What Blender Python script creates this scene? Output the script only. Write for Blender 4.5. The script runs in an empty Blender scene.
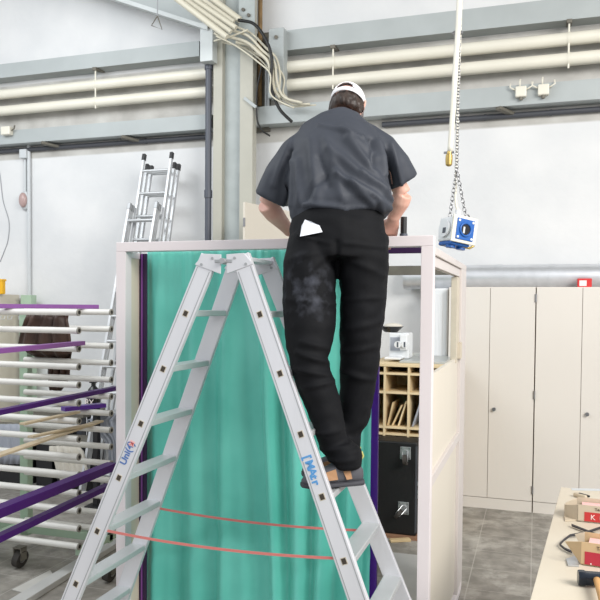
import bpy, bmesh, math, random
import numpy as np
from mathutils import Vector, Matrix, noise
random.seed(7); np.random.seed(7)
SC = bpy.context.scene
COL = SC.collection
PI = math.pi
# ------------------------------------------------------------------ camera geometry (derived from the vanishing points)
F = 720.0; PX, PY = 300.0, 329.0; H = 1.85
def nz(v):
    v = np.array(v, float); return v/np.linalg.norm(v)
_y = nz((236, 308-329, F)); _z = -nz((-180, 22700-329, F)); _z = nz(_z-_y*_z.dot(_y)); _x = nz(np.cross(_y, _z))
if _x[0] < 0: _x = -_x
R = np.stack([_x, _y, _z], 1)
CAM = np.array([0, 0, H])
def at(px, py, **k):
    """world point seen at a pixel, on the plane X=, Y= or Z= or at a distance D="""
    d = R.T @ np.array([px-PX, py-PY, F])
    ((a, v),) = k.items()
    if a == 'D': t = v/F
    else:
        i = 'XYZ'.index(a); t = (v-CAM[i])/d[i]
    return Vector(CAM+t*d)
cd = bpy.data.cameras.new('camera'); cam = bpy.data.objects.new('camera', cd); COL.objects.link(cam)
m = Matrix.Identity(4)
for i in range(3):
    m[i][0] = R[0][i]; m[i][1] = -R[1][i]; m[i][2] = -R[2][i]; m[i][3] = CAM[i]
cam.matrix_world = m
cd.sensor_width = 36; cd.lens = F/600*36; cd.shift_y = (PY-300)/600; cd.clip_start = .05
SC.camera = cam
# ------------------------------------------------------------------ materials
def lin(c):
    return tuple((x/255/12.92 if x/255 <= .04045 else ((x/255+.055)/1.055)**2.4) for x in c)
def mat(name, col, rough=.5, metal=0., var=0., vscale=6., col2=None, bump=0., bscale=40., stretch=None, sheen=0., spec=.5, detail=4):
    mt = bpy.data.materials.new(name); mt.use_nodes = True
    nt = mt.node_tree; b = nt.nodes['Principled BSDF']
    c1 = lin(col)+(1,)
    b.inputs['Base Color'].default_value = c1
    b.inputs['Roughness'].default_value = rough; b.inputs['Metallic'].default_value = metal
    b.inputs['Specular IOR Level'].default_value = spec
    if sheen: b.inputs['Sheen Weight'].default_value = sheen
    if var or bump:
        tc = nt.nodes.new('ShaderNodeTexCoord'); mp = nt.nodes.new('ShaderNodeMapping')
        nt.links.new(tc.outputs['Object'], mp.inputs['Vector'])
        if stretch: mp.inputs['Scale'].default_value = stretch
    if var:
        n = nt.nodes.new('ShaderNodeTexNoise'); n.inputs['Scale'].default_value = vscale; n.inputs['Detail'].default_value = detail
        nt.links.new(mp.outputs[0], n.inputs['Vector'])
        r = nt.nodes.new('ShaderNodeValToRGB'); r.color_ramp.elements[0].position = .35; r.color_ramp.elements[1].position = .65
        c2 = lin(col2)+(1,) if col2 else tuple(x*(1-var) for x in c1[:3])+(1,)
        r.color_ramp.elements[0].color = c2; r.color_ramp.elements[1].color = c1
        nt.links.new(n.outputs['Fac'], r.inputs[0]); nt.links.new(r.outputs[0], b.inputs['Base Color'])
    if bump:
        n2 = nt.nodes.new('ShaderNodeTexNoise'); n2.inputs['Scale'].default_value = bscale; n2.inputs['Detail'].default_value = 5
        nt.links.new(mp.outputs[0], n2.inputs['Vector'])
        bp = nt.nodes.new('ShaderNodeBump'); bp.inputs['Strength'].default_value = bump; bp.inputs['Distance'].default_value = .01
        nt.links.new(n2.outputs['Fac'], bp.inputs['Height']); nt.links.new(bp.outputs[0], b.inputs['Normal'])
    return mt
M = {}
M['alu'] = mat('brushed_aluminium', (222,222,226), .42, .35, .10, 3., bump=.08, bscale=60, stretch=(1,1,.15))
M['alu_dark'] = mat('grooved_aluminium', (168,170,172), .45, .5)
M['alu_grey'] = mat('weathered_aluminium', (204,206,208), .4, .4, .12, 5.)
M['black_plastic'] = mat('black_plastic', (28,28,30), .45)
M['hole'] = mat('dark_rung_end', (60,52,44), .8)
M['beam'] = mat('pale_blue_grey_steel_paint', (172,178,178), .5, 0, .10, 2.2, bump=.1, bscale=12)
M['beam_edge'] = mat('light_steel_paint', (198,203,203), .5, 0, .08, 4.)
M['flange'] = mat('beige_grey_steel_paint', (176,174,162), .5, 0, .08, 3.)
M['web'] = mat('grey_green_steel_paint', (168,175,174), .5, 0, .15, 5.)
M['pipe'] = mat('cream_pipe_paint', (226,222,208), .4, 0, .07, 2.)
M['dark_pipe'] = mat('slate_grey_pipe', (76,80,90), .45)
M['black_pipe'] = mat('dark_grey_pipe', (70,72,78), .5)
M['cable'] = mat('cream_cable', (205,200,182), .5)
M['cable_black'] = mat('black_cable', (22,22,22), .5)
M['rust'] = mat('brown_rusty_paint', (150,120,80), .7, 0, .4, 10.)
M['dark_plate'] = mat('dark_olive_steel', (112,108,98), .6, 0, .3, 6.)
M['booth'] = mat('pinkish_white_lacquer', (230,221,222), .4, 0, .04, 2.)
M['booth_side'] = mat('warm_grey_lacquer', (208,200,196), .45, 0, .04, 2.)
M['booth_in'] = mat('cream_board', (226,214,194), .5, 0, .05, 1.6)
M['panel'] = mat('cream_plywood_panel', (216,208,194), .5, 0, .05, 2., stretch=(1,1,.2))
M['panel_edge'] = mat('raw_wood_edge', (202,192,174), .6, 0, .1, 12.)
M['purple'] = mat('purple_lacquer', (88,34,156), .4)
M['purple_dark'] = mat('deep_purple_lacquer', (46,18,62), .45)
M['purple_rack'] = mat('purple_profile_lacquer', (66,16,104), .45, 0, .12, 3., spec=.25)
M['lilac_rack'] = mat('lilac_profile_lacquer', (132,74,150), .4)
M['cab'] = mat('warm_white_melamine', (219,213,205), .45, 0, .03, 1.)
M['seam'] = mat('pale_gap', (176,160,134), .8)
M['steel'] = mat('satin_steel', (150,150,152), .3, .9)
M['duct'] = mat('galvanised_duct', (214,216,220), .35, .6, .10, 9.)
M['table'] = mat('pale_worktop', (208,198,180), .5, 0, .03, 3., col2=(202,191,172))
M['kraft'] = mat('kraft_cardboard', (205,176,136), .75, 0, .05, 12.)
M['kraft_grey'] = mat('grey_cardboard', (196,182,160), .75, 0, .05, 12.)
M['red_label'] = mat('red_print', (190,52,52), .5)
M['red_label2'] = mat('crimson_print', (182,44,62), .5)
M['pink'] = mat('pink_paper', (238,186,182), .6)
M['white_print'] = mat('white_print', (238,226,222), .6)
M['black_print'] = mat('dark_print', (60,40,34), .6)
M['rubber'] = mat('black_rubber', (46,44,48), .55)
M['hammer_steel'] = mat('dark_blued_steel', (38,44,54), .25, .6)
M['handle_wood'] = mat('ash_handle', (206,156,98), .45, 0, .2, 8., stretch=(1,1,.2))
M['wood'] = mat('pale_pine', (216,190,146), .6, 0, .18, 9., stretch=(.2,1,1))
M['ply'] = mat('birch_ply', (226,204,164), .6, 0, .10, 7.)
M['stick'] = mat('pale_wood_strip', (205,188,158), .6, 0, .15, 9.)
M['rack_white'] = mat('white_rack_tube', (228,226,220), .4, 0, .06, 6.)
M['rack_end'] = mat('grey_tube_end', (150,148,140), .6)
M['green'] = mat('pale_green_steel', (172,196,172), .5, 0, .1, 5.)
M['dark_hole'] = mat('tube_bore', (40,38,36), .8)
M['wheel'] = mat('dusty_black_rubber', (62,58,54), .7, 0, .3, 14.)
M['brown_cloth'] = mat('dark_brown_cloth', (74,50,38), .5, 0, .55, 7., bump=.3, bscale=30)
M['grey_plastic'] = mat('grey_blue_plastic', (158,162,172), .5)
M['white_cloth'] = mat('off_white_sheet', (214,208,196), .8)
M['yellow'] = mat('yellow_plastic', (236,178,20), .45)
M['flight'] = mat('black_flight_case_laminate', (20,20,22), .55, 0, .3, 40.)
M['zinc'] = mat('zinc_plate', (190,192,194), .35, .7)
M['blue'] = mat('blue_socket_plastic', (26,92,170), .35)
M['white_plastic'] = mat('white_plastic', (226,228,230), .35)
M['brass'] = mat('brass', (186,160,96), .35, .8)
M['grey_top'] = mat('grey_worktop', (176,180,178), .3, 0, .1, 5.)
M['black_gloss'] = mat('black_gloss', (26,26,30), .25)
M['red_strap'] = mat('faded_red_strap', (206,120,114), .7)
M['red'] = mat('red_enamel', (206,44,44), .4)
M['blue_ink'] = mat('blue_marker_ink', (86,150,206), .6)
M['blue_ink_dark'] = mat('dark_blue_print', (84,116,172), .6)
M['conduit'] = mat('pale_grey_conduit', (196,200,202), .45)
M['wire'] = mat('thin_grey_wire', (150,152,156), .5)
M['plank'] = mat('pale_aluminium_plank', (202,202,200), .5, .2, .1, 4.)
M['sheet_floor'] = mat('scrap_sheet', (200,198,192), .7, 0, .1, 6.)
M['skin'] = mat('skin', (222,178,160), .5, 0, .08, 14., col2=(212,160,142))
M['hair'] = mat('dark_brown_hair', (58,44,36), .5, 0, .5, 26., bump=.6, bscale=50, stretch=(1,1,.35))
M['cap'] = mat('white_cap_cotton', (236,234,236), .8)
M['shirt'] = mat('charcoal_cotton', (56,60,69), .62, 0, .14, 5., bump=.06, bscale=120, spec=.4)
M['shoe'] = mat('grey_suede', (84,84,90), .7, 0, .15, 20.)
M['shoe_tan'] = mat('tan_leather', (170,128,92), .6)
M['sole'] = mat('dark_rubber_sole', (62,62,68), .7)
M['paper'] = mat('white_paper', (234,236,242), .7)
M['lamp_glass'] = mat('dusty_lamp_glass', (176,150,146), .3)
M['board_brown'] = mat('worn_brown_board', (150,112,86), .7, 0, .2, 8.)
M['eye'] = mat('eye_white', (235,235,232), .3)
M['loop'] = mat('yellow_green_loop', (196,190,110), .6)

def teal_mat():
    mt = mat('teal_satin_curtain', (112,208,192), .36, 0, .10, 2.2, col2=(90,190,174), sheen=.1, bump=.05, bscale=200)
    return mt
M['teal'] = teal_mat()
def trouser_mat():
    mt = mat('black_work_cotton', (13,14,18), .75, 0, .25, 8., bump=.08, bscale=120, spec=.2)
    nt = mt.node_tree; b = nt.nodes['Principled BSDF']
    src = b.inputs['Base Color'].links[0].from_socket
    tc = nt.nodes.new('ShaderNodeTexCoord')
    mp = nt.nodes.new('ShaderNodeMapping'); mp.vector_type = 'POINT'
    n = nt.nodes.new('ShaderNodeTexNoise'); n.inputs['Scale'].default_value = 16; n.inputs['Detail'].default_value = 8
    nt.links.new(tc.outputs['Object'], n.inputs['Vector'])
    # dusty patch on the left thigh and pocket
    vm = nt.nodes.new('ShaderNodeVectorMath'); vm.operation = 'DISTANCE'
    nt.links.new(tc.outputs['Object'], vm.inputs[0]); vm.inputs[1].default_value = (-.10, -.16, .72)
    mr = nt.nodes.new('ShaderNodeMapRange'); mr.inputs[1].default_value = .05; mr.inputs[2].default_value = .17; mr.inputs[3].default_value = 1; mr.inputs[4].default_value = 0
    nt.links.new(vm.outputs['Value'], mr.inputs[0])
    r = nt.nodes.new('ShaderNodeMapRange'); r.inputs[1].default_value = .48; r.inputs[2].default_value = .72
    nt.links.new(n.outputs['Fac'], r.inputs[0])
    mu = nt.nodes.new('ShaderNodeMath'); mu.operation = 'MULTIPLY'
    nt.links.new(mr.outputs[0], mu.inputs[0]); nt.links.new(r.outputs[0], mu.inputs[1])
    mx = nt.nodes.new('ShaderNodeMix'); mx.data_type = 'RGBA'
    nt.links.new(mu.outputs[0], mx.inputs[0]); nt.links.new(src, mx.inputs[6]); mx.inputs[7].default_value = lin((66,68,76))+(1,)
    nt.links.new(mx.outputs[2], b.inputs['Base Color'])
    M['_dust'] = vm
    return mt
M['trousers'] = trouser_mat()
M['tread'] = mat('ribbed_tread_aluminium', (200,203,204), .45, .45, .1, 4.)
def floor_mat():
    mt = mat('worn_grey_floor_tiles', (152,147,139), .55, 0, .3, 9., col2=(122,118,111), bump=.15, bscale=20, detail=10)
    nt = mt.node_tree; b = nt.nodes['Principled BSDF']; src = b.inputs['Base Color'].links[0].from_socket
    tc = nt.nodes.new('ShaderNodeTexCoord')
    n = nt.nodes.new('ShaderNodeTexNoise'); n.inputs['Scale'].default_value = 3.2; n.inputs['Detail'].default_value = 10; n.inputs['Roughness'].default_value = .7
    nt.links.new(tc.outputs['Object'], n.inputs['Vector'])
    r = nt.nodes.new('ShaderNodeMapRange'); r.inputs[1].default_value = .50; r.inputs[2].default_value = .70; r.inputs[4].default_value = .75
    nt.links.new(n.outputs['Fac'], r.inputs[0])
    mx = nt.nodes.new('ShaderNodeMix'); mx.data_type = 'RGBA'
    nt.links.new(r.outputs[0], mx.inputs[0]); nt.links.new(src, mx.inputs[6]); mx.inputs[7].default_value = lin((196,192,184))+(1,)
    br = nt.nodes.new('ShaderNodeTexBrick'); br.offset = 0; br.inputs['Scale'].default_value = 1
    br.inputs['Brick Width'].default_value = .4; br.inputs['Row Height'].default_value = .4; br.inputs['Mortar Size'].default_value = .004
    br.inputs['Color1'].default_value = (0,0,0,1); br.inputs['Color2'].default_value = (0,0,0,1); br.inputs['Mortar'].default_value = (1,1,1,1)
    nt.links.new(tc.outputs['Object'], br.inputs['Vector'])
    mx2 = nt.nodes.new('ShaderNodeMix'); mx2.data_type = 'RGBA'
    mm = nt.nodes.new('ShaderNodeMath'); mm.operation = 'MULTIPLY'; mm.inputs[1].default_value = .45
    nt.links.new(br.outputs['Color'], mm.inputs[0]); nt.links.new(mm.outputs[0], mx2.inputs[0])
    nt.links.new(mx.outputs[2], mx2.inputs[6]); mx2.inputs[7].default_value = lin((190,186,178))+(1,)
    nt.links.new(mx2.outputs[2], b.inputs['Base Color'])
    return mt
M['floor'] = floor_mat()
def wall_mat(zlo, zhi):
    """white plaster with a greyer belt between two heights"""
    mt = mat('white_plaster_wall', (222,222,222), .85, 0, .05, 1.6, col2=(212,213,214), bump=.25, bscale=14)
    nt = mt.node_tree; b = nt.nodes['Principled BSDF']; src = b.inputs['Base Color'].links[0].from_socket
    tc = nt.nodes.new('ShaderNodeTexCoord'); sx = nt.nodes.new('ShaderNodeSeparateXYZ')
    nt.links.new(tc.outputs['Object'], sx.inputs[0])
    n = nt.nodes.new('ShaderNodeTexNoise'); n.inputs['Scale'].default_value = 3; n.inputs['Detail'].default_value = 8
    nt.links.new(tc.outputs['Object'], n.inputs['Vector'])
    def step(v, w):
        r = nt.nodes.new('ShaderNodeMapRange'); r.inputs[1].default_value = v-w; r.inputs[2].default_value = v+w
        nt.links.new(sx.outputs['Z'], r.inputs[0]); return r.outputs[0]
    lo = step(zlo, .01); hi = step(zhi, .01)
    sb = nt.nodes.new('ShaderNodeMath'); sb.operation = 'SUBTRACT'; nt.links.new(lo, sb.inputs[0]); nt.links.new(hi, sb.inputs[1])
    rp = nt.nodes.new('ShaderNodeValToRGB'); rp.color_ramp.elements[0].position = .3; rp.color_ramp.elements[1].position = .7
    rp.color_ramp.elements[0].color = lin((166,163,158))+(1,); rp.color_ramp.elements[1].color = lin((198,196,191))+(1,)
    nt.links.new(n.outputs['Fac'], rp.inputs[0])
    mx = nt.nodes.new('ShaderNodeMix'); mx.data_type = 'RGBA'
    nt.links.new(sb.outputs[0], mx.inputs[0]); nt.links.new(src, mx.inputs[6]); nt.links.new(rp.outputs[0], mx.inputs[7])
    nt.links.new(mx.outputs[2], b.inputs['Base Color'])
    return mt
# ------------------------------------------------------------------ mesh builder
V = Vector
class MB:
    def __init__(s): s.bm = bmesh.new()
    def _new(s, pts, faces):
        vs = [s.bm.verts.new(p) for p in pts]
        for f in faces:
            try: s.bm.faces.new([vs[i] for i in f])
            except ValueError: pass
        return s
    def box(s, c, size, rz=0., rot=None):
        x, y, z = size[0]/2, size[1]/2, size[2]/2
        m = rot if rot is not None else Matrix.Rotation(rz, 3, 'Z')
        p = [V(c)+m@V((a*x, b*y, d*z)) for a in (-1,1) for b in (-1,1) for d in (-1,1)]
        return s._new(p, [(0,1,3,2),(4,6,7,5),(0,4,5,1),(2,3,7,6),(0,2,6,4),(1,5,7,3)])
    def bb(s, x0, x1, y0, y1, z0, z1):
        return s.box(((x0+x1)/2,(y0+y1)/2,(z0+z1)/2),(abs(x1-x0),abs(y1-y0),abs(z1-z0)))
    def bar(s, a, b, w, h, up=(0,0,1)):
        a = V(a); b = V(b); t = (b-a); L = t.length; t.normalize(); u = V(up)
        sd = t.cross(u).normalized(); u = sd.cross(t).normalized()
        m = Matrix((sd, t, u)).transposed()
        return s.box((a+b)/2, (w, L, h), rot=m)
    def loft(s, rings, cap=True):
        n = len(rings[0]); vs = [[s.bm.verts.new(p) for p in r] for r in rings]
        for a, b in zip(vs, vs[1:]):
            for i in range(n):
                j = (i+1) % n; s.bm.faces.new((a[i], a[j], b[j], b[i]))
        if cap:
            s.bm.faces.new(list(reversed(vs[0]))); s.bm.faces.new(vs[-1])
        return s
    def tube(s, pts, r, seg=10, closed=False, ref=(0,0,1), cap=True):
        """r: number or list; each radius a number or (rx, ry)"""
        pts = [V(p) for p in pts]; n = len(pts)
        rr = r if isinstance(r, (list, tuple)) and len(r) == n and not (n == 2 and isinstance(r, tuple)) else [r]*n
        prev = None; rings = []
        for i, p in enumerate(pts):
            t = (pts[min(i+1, n-1)]-pts[max(i-1, 0)])
            if closed: t = pts[(i+1) % n]-pts[i-1]
            t = t.normalized()
            if prev is None:
                u = V(ref)
                if abs(u.dot(t)) > .98: u = V((1,0,0))
                a = (u-t*u.dot(t)).normalized()
            else:
                a = (prev-t*prev.dot(t)).normalized()
            prev = a; b = t.cross(a)
            rx, ry = rr[i] if isinstance(rr[i], (tuple, list)) else (rr[i], rr[i])
            rings.append([p+a*(ry*math.sin(q))+b*(rx*math.cos(q)) for q in [2*PI*k/seg for k in range(seg)]])
        if closed: rings.append(rings[0]); return s.loft_closed(rings)
        return s.loft(rings, cap)
    def loft_closed(s, rings):
        rings = rings[:-1]; n = len(rings[0]); vs = [[s.bm.verts.new(p) for p in r] for r in rings]
        for k in range(len(vs)):
            a = vs[k]; b = vs[(k+1) % len(vs)]
            for i in range(n):
                j = (i+1) % n; s.bm.faces.new((a[i], a[j], b[j], b[i]))
        return s
    def cyl(s, a, b, r, seg=16): return s.tube([a, b], [r, r], seg)
    def ell(s, c, rad, rot=None, nu=16, nv=10):
        c = V(c); m = rot if rot is not None else Matrix.Identity(3)
        rings = []
        for i in range(1, nv):
            th = PI*i/nv
            rings.append([c+m@V((rad[0]*math.sin(th)*math.cos(q), rad[1]*math.sin(th)*math.sin(q), -rad[2]*math.cos(th))) for q in [2*PI*k/nu for k in range(nu)]])
        vs = [[s.bm.verts.new(p) for p in r] for r in rings]
        for a, b in zip(vs, vs[1:]):
            for i in range(nu):
                j = (i+1) % nu; s.bm.faces.new((a[i], a[j], b[j], b[i]))
        lo = s.bm.verts.new(c+m@V((0,0,-rad[2]))); hi = s.bm.verts.new(c+m@V((0,0,rad[2])))
        for i in range(nu):
            j = (i+1) % nu; s.bm.faces.new((lo, vs[0][j], vs[0][i])); s.bm.faces.new((hi, vs[-1][i], vs[-1][j]))
        return s
    def prism(s, poly, d):
        d = V(d); n = len(poly)
        p = [V(q) for q in poly]; a = [s.bm.verts.new(q) for q in p]; b = [s.bm.verts.new(q+d) for q in p]
        s.bm.faces.new(list(reversed(a))); s.bm.faces.new(b)
        for i in range(n):
            j = (i+1) % n; s.bm.faces.new((a[i], a[j], b[j], b[i]))
        return s
    def mesh(s, name):
        bmesh.ops.recalc_face_normals(s.bm, faces=s.bm.faces)
        me = bpy.data.meshes.new(name); s.bm.to_mesh(me); s.bm.free(); return me
def rootmat(p):
    while p.parent: p = p.parent
    return p.matrix_basis
def link(name, me, mt, parent=None, smooth=False, bevel=0., origin=None, solid=0., subd=0):
    o = bpy.data.objects.new(name, me); COL.objects.link(o)
    if mt: me.materials.append(mt)
    if parent:
        me.transform(rootmat(parent).inverted()); o.parent = parent
    elif origin is not None:
        me.transform(Matrix.Translation(-V(origin))); o.location = origin
    if smooth:
        me.shade_smooth()
        if smooth == 'auto':
            me.set_sharp_from_angle(angle=math.radians(40))
    if solid:
        md = o.modifiers.new('s', 'SOLIDIFY'); md.thickness = solid; md.offset = 0
    if bevel:
        md = o.modifiers.new('b', 'BEVEL'); md.width = bevel; md.segments = 2; md.limit_method = 'ANGLE'; md.angle_limit = math.radians(50)
    if subd:
        md = o.modifiers.new('d', 'SUBSURF'); md.levels = subd; md.render_levels = subd
    return o
def obj(name, mb, mt, parent=None, **k): return link(name, mb.mesh(name), mt, parent, **k)
def tag(o, label, cat, group=None):
    o['label'] = label; o['category'] = cat
    if group: o['group'] = group
    return o
def thing(name, label, cat, loc, rz=0., group=None):
    o = bpy.data.objects.new(name, None); COL.objects.link(o); o.empty_display_size = .1
    o.location = loc; o.rotation_euler = (0,0,rz)
    o.matrix_basis = Matrix.Translation(V(loc)) @ Matrix.Rotation(rz, 4, 'Z')
    return tag(o, label, cat, group)
def struct(name, mb, mt, label=None, **k):
    o = obj(name, mb, mt, **k); o['kind'] = 'structure'
    if label: o['label'] = label; o['category'] = name.split('_')[0]
    return o
def evaluated(o):
    dg = bpy.context.evaluated_depsgraph_get(); return bpy.data.meshes.new_from_object(o.evaluated_get(dg))
def remesh(mb, voxel, smooth=4, f=.5):
    me = mb.mesh('tmp'); o = bpy.data.objects.new('tmp', me); COL.objects.link(o)
    md = o.modifiers.new('r', 'REMESH'); md.mode = 'VOXEL'; md.voxel_size = voxel
    if smooth:
        sm = o.modifiers.new('s', 'SMOOTH'); sm.iterations = smooth; sm.factor = f
    out = evaluated(o); bpy.data.objects.remove(o); bpy.data.meshes.remove(me); return out
def text_mesh(body, size, frame, depth=.0012, font_shear=0., spacing=1., bold=0.):
    cu = bpy.data.curves.new('t', 'FONT'); cu.body = body; cu.size = size; cu.extrude = depth/2; cu.align_x = 'CENTER'; cu.align_y = 'CENTER'; cu.shear = font_shear; cu.space_character = spacing; cu.offset = bold
    o = bpy.data.objects.new('t', cu); COL.objects.link(o)
    me = evaluated(o); bpy.data.objects.remove(o); bpy.data.curves.remove(cu); me.transform(frame); return me
def frame(o, x, y):
    x = V(x).normalized(); y = V(y); y = (y-x*y.dot(x)).normalized(); z = x.cross(y)
    mm = Matrix.Identity(4)
    for i in range(3): mm[i][0] = x[i]; mm[i][1] = y[i]; mm[i][2] = z[i]; mm[i][3] = o[i]
    return mm
# ================================================================== SETTING
YW = 7.30
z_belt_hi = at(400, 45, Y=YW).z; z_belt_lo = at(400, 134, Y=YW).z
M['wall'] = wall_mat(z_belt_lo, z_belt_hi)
struct('floor', MB().bb(-9, 6, -3, YW+.2, -.1, 0), M['floor'])
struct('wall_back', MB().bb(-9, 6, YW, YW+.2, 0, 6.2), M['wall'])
struct('ceiling', MB().bb(-9, 6, 4.4, YW+.2, 5.75, 5.85), mat('grey_shade_slab', (150,150,148), .8))  # unseen partial slab, added to keep sky light off the upper wall
# beams on the back wall
YB = 7.12
def zline(px, py, Y=YB): return at(px, py, Y=Y).z
def wall_beam(name, x0, x1, ptop, pbot, ybk, label, lip=.04):
    zt = zline(*ptop); zb = zline(*pbot)
    t = thing(name, label, 'beam', ((x0+x1)/2, YB, zb))
    obj('web', MB().bb(x0, x1, YB, YB+.015, zb, zt), M['beam'], t)
    obj('flange', MB().bb(x0, x1, YB+.0151, ybk, zt-.015, zt-.0005), M['beam'], t)
    obj('flange', MB().bb(x0, x1, YB+.0151, ybk, zb+.0005, zb+.015), M['beam'], t)
    return t, zt, zb
xcl = at(211, 100, Y=YB).x; xcr = at(283, 60, Y=YB).x
XL, XR = -7.6, 2.6
tL, zt1, zb1 = wall_beam('wall_beam', XL, at(199,60,Y=YB).x, (100,52.5), (100,67), YW-.002, 'upper pale blue grey steel beam on wall left of column')
tR, _, zb1r = wall_beam('wall_beam', xcr, XR, (400,17), (400,38), YW-.002, 'upper pale blue grey steel beam on wall right of column')
t2, zt2, zb2 = wall_beam('wall_beam', XL, xcl, (100,123), (100,137), YW-.002, 'lower pale grey steel beam on wall left of column')
t3, _, zb2r = wall_beam('wall_beam', at(253,110,Y=YB).x, XR, (400,95), (400,114), YW-.002, 'lower pale grey steel beam on wall behind the capped man')
# cream pipes
def wall_pipe(pc, r, x0, x1, label, mt, name='pipe', Y=7.16, joints=()):
    z = zline(*pc, Y=Y)
    t = thing(name, label, 'pipe', ((x0+x1)/2, Y, z))
    obj('tube', MB().cyl((x0,Y,z),(x1,Y,z), r, 20), mt, t, smooth='auto')
    for xj in joints:
        obj('clamp', MB().cyl((xj-.012,Y,z),(xj+.012,Y,z), r+.004, 20), mt, t, smooth='auto')
    return z
xpl = at(213,80,Y=7.16).x; xpr = at(281,80,Y=7.16).x
wall_pipe((100,84.5), .057, XL, xpl, 'upper of two cream pipes on wall left of column', M['pipe'], joints=[at(93,86,Y=7.1).x])
z_p1 = wall_pipe((400,56), .060, xpr, XR, 'upper of two cream pipes on wall right of column', M['pipe'], joints=[at(569,45,Y=7.1).x, at(333,62,Y=7.1).x])
wall_pipe((100,102), .057, XL, xpl, 'lower of two cream pipes on wall left of column', M['pipe'], joints=[at(93,103,Y=7.1).x])
z_p2 = wall_pipe((400,75), .060, xpr, XR, 'lower of two cream pipes on wall right of column', M['pipe'], joints=[at(569,65,Y=7.1).x])
wall_pipe((100,144.5), .026, XL, at(206,134,Y=7.16).x, 'thin dark grey pipe below lower beam left of column', M['black_pipe'], Y=7.268, joints=[at(45,146,Y=7.1).x, at(138,140,Y=7.1).x])
wall_pipe((400,123.5), .026, at(380,125,Y=7.16).x, XR, 'thin dark grey pipe below lower beam right of the man', M['black_pipe'], Y=7.268, joints=[at(484,117,Y=7.1).x, at(551,112,Y=7.1).x])
# pipe hangers (brackets under the beams)
def bracket(px, py, label, z0, z1):
    p = at(px, py, Y=7.16)
    t = thing('pipe_bracket', label, 'bracket', p, group=None)
    obj('arm', MB().bar((p.x,7.10,z1),(p.x,7.29,z1+.03), .05, .035), M['dark_plate'], t, bevel=.004)
    obj('rod', MB().cyl((p.x,7.13,z1),(p.x,7.13,z0), .009, 8), M['pipe'], t)
bracket(97, 75, 'dark angled bracket under the upper beam left of column', z_p2-.07, zb1-.018)
bracket(334, 45, 'dark angled bracket under the upper beam above the man', z_p2-.09, zb1r-.018)
bracket(569, 30, 'hanger rod behind the cream pipes at right', z_p2-.09, zb1r-.018)
def strut(px, py, label):
    p = at(px, py, Y=YB); p.z = (zb2 if px < 300 else zb2r)-.015
    t = tag(obj('beam_strut', MB().bar((p.x+.0,7.11,p.z),(p.x+.14,7.29,p.z-.03), .06, .03), M['dark_plate'], bevel=.004, origin=p), label, 'bracket')
strut(42, 138, 'small dark strut under lower beam near the wall conduit')
strut(122, 132, 'small dark strut under lower beam above the extension ladder')
strut(498, 108, 'small dark strut under lower beam right of hanging hose')
# sockets on the right lower beam
for i, (px, py, lb) in enumerate(((521, 92, 'left of two cream junction boxes on lower beam'), (543.5, 90, 'right of two cream junction boxes on lower beam'))):
    p = at(px, py, Y=YB-.03)
    t = thing('junction_box', lb, 'junction box', (p.x, YB, p.z-.05))
    obj('housing', MB().box(p, (.10,.064,.10)), M['pipe'], t, bevel=.012)
    obj('gland', MB().cyl(p+V((0,0,-.05)), p+V((0,0,-.075)), .018, 10), M['dark_plate'], t)
    for s, w in ((-1, .07), (1, .07)):
        obj('cable_tail', MB().tube([p+V((s*.045,0,.02)), p+V((s*w,-.005,.03)), p+V((s*(w+.03),-.005,.05)), p+V((s*(w+.025),0,.085))], .008, 6), M['pipe'], t, smooth=True)
    obj('cable_tail', MB().tube([p+V((-.01,0,.045)), p+V((-.012,0,.09)), p+V((-.008,.005,.12))], .009, 6), M['pipe'], t, smooth=True)
p = at(7, 131, Y=YB-.035)
t = thing('junction_box', 'cream junction box on lower beam at far left', 'junction box', (p.x, YB, p.z-.05))
obj('housing', MB().box(p, (.13,.074,.10)), M['pipe'], t, bevel=.012)
obj('cable_tail', MB().tube([p+V((.065,0,0)), p+V((.10,0,.02)), p+V((.11,0,.06))], .009, 6), M['dark_plate'], t)
# H-section steel column
cy0 = 6.98
xa = at(213,150,Y=cy0).x; xb = at(222,150,Y=cy0).x; xc = at(239.5,150,Y=cy0).x; xd = at(252.5,150,Y=cy0).x
t = thing('steel_column', 'tall beige grey steel H column between the wall beams', 'column', ((xa+xd)/2, 7.05, 0))
obj('flange', MB().bb(xa, xb, cy0, cy0+.11, 0, 6), M['flange'], t, bevel=.004)
obj('flange', MB().bb(xc, xd, cy0, cy0+.11, 0, 6), M['flange'], t, bevel=.004)
obj('web', MB().bb(xb, xc, cy0+.07, cy0+.09, 0, 6), M['web'], t)
obj('splice_plate', MB().bb(xc-.01, xd+.02, cy0-.014, cy0-.002, at(245,46,Y=cy0).z, 6), M['web'], t)
for q in ((243.5, 10), (249, 15.5)):
    pp = at(q[0], q[1], Y=cy0-.014); obj('bolt', MB().cyl(pp, pp+V((0,-.02,0)), .018, 8), M['dark_plate'], t)
p0 = at(244.5, 98, Y=cy0-.01); p1 = at(256, 107, Y=cy0-.03)
obj('cable_bracket', MB().bar(p0, p1, .02, .03), M['beam'], t)
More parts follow.
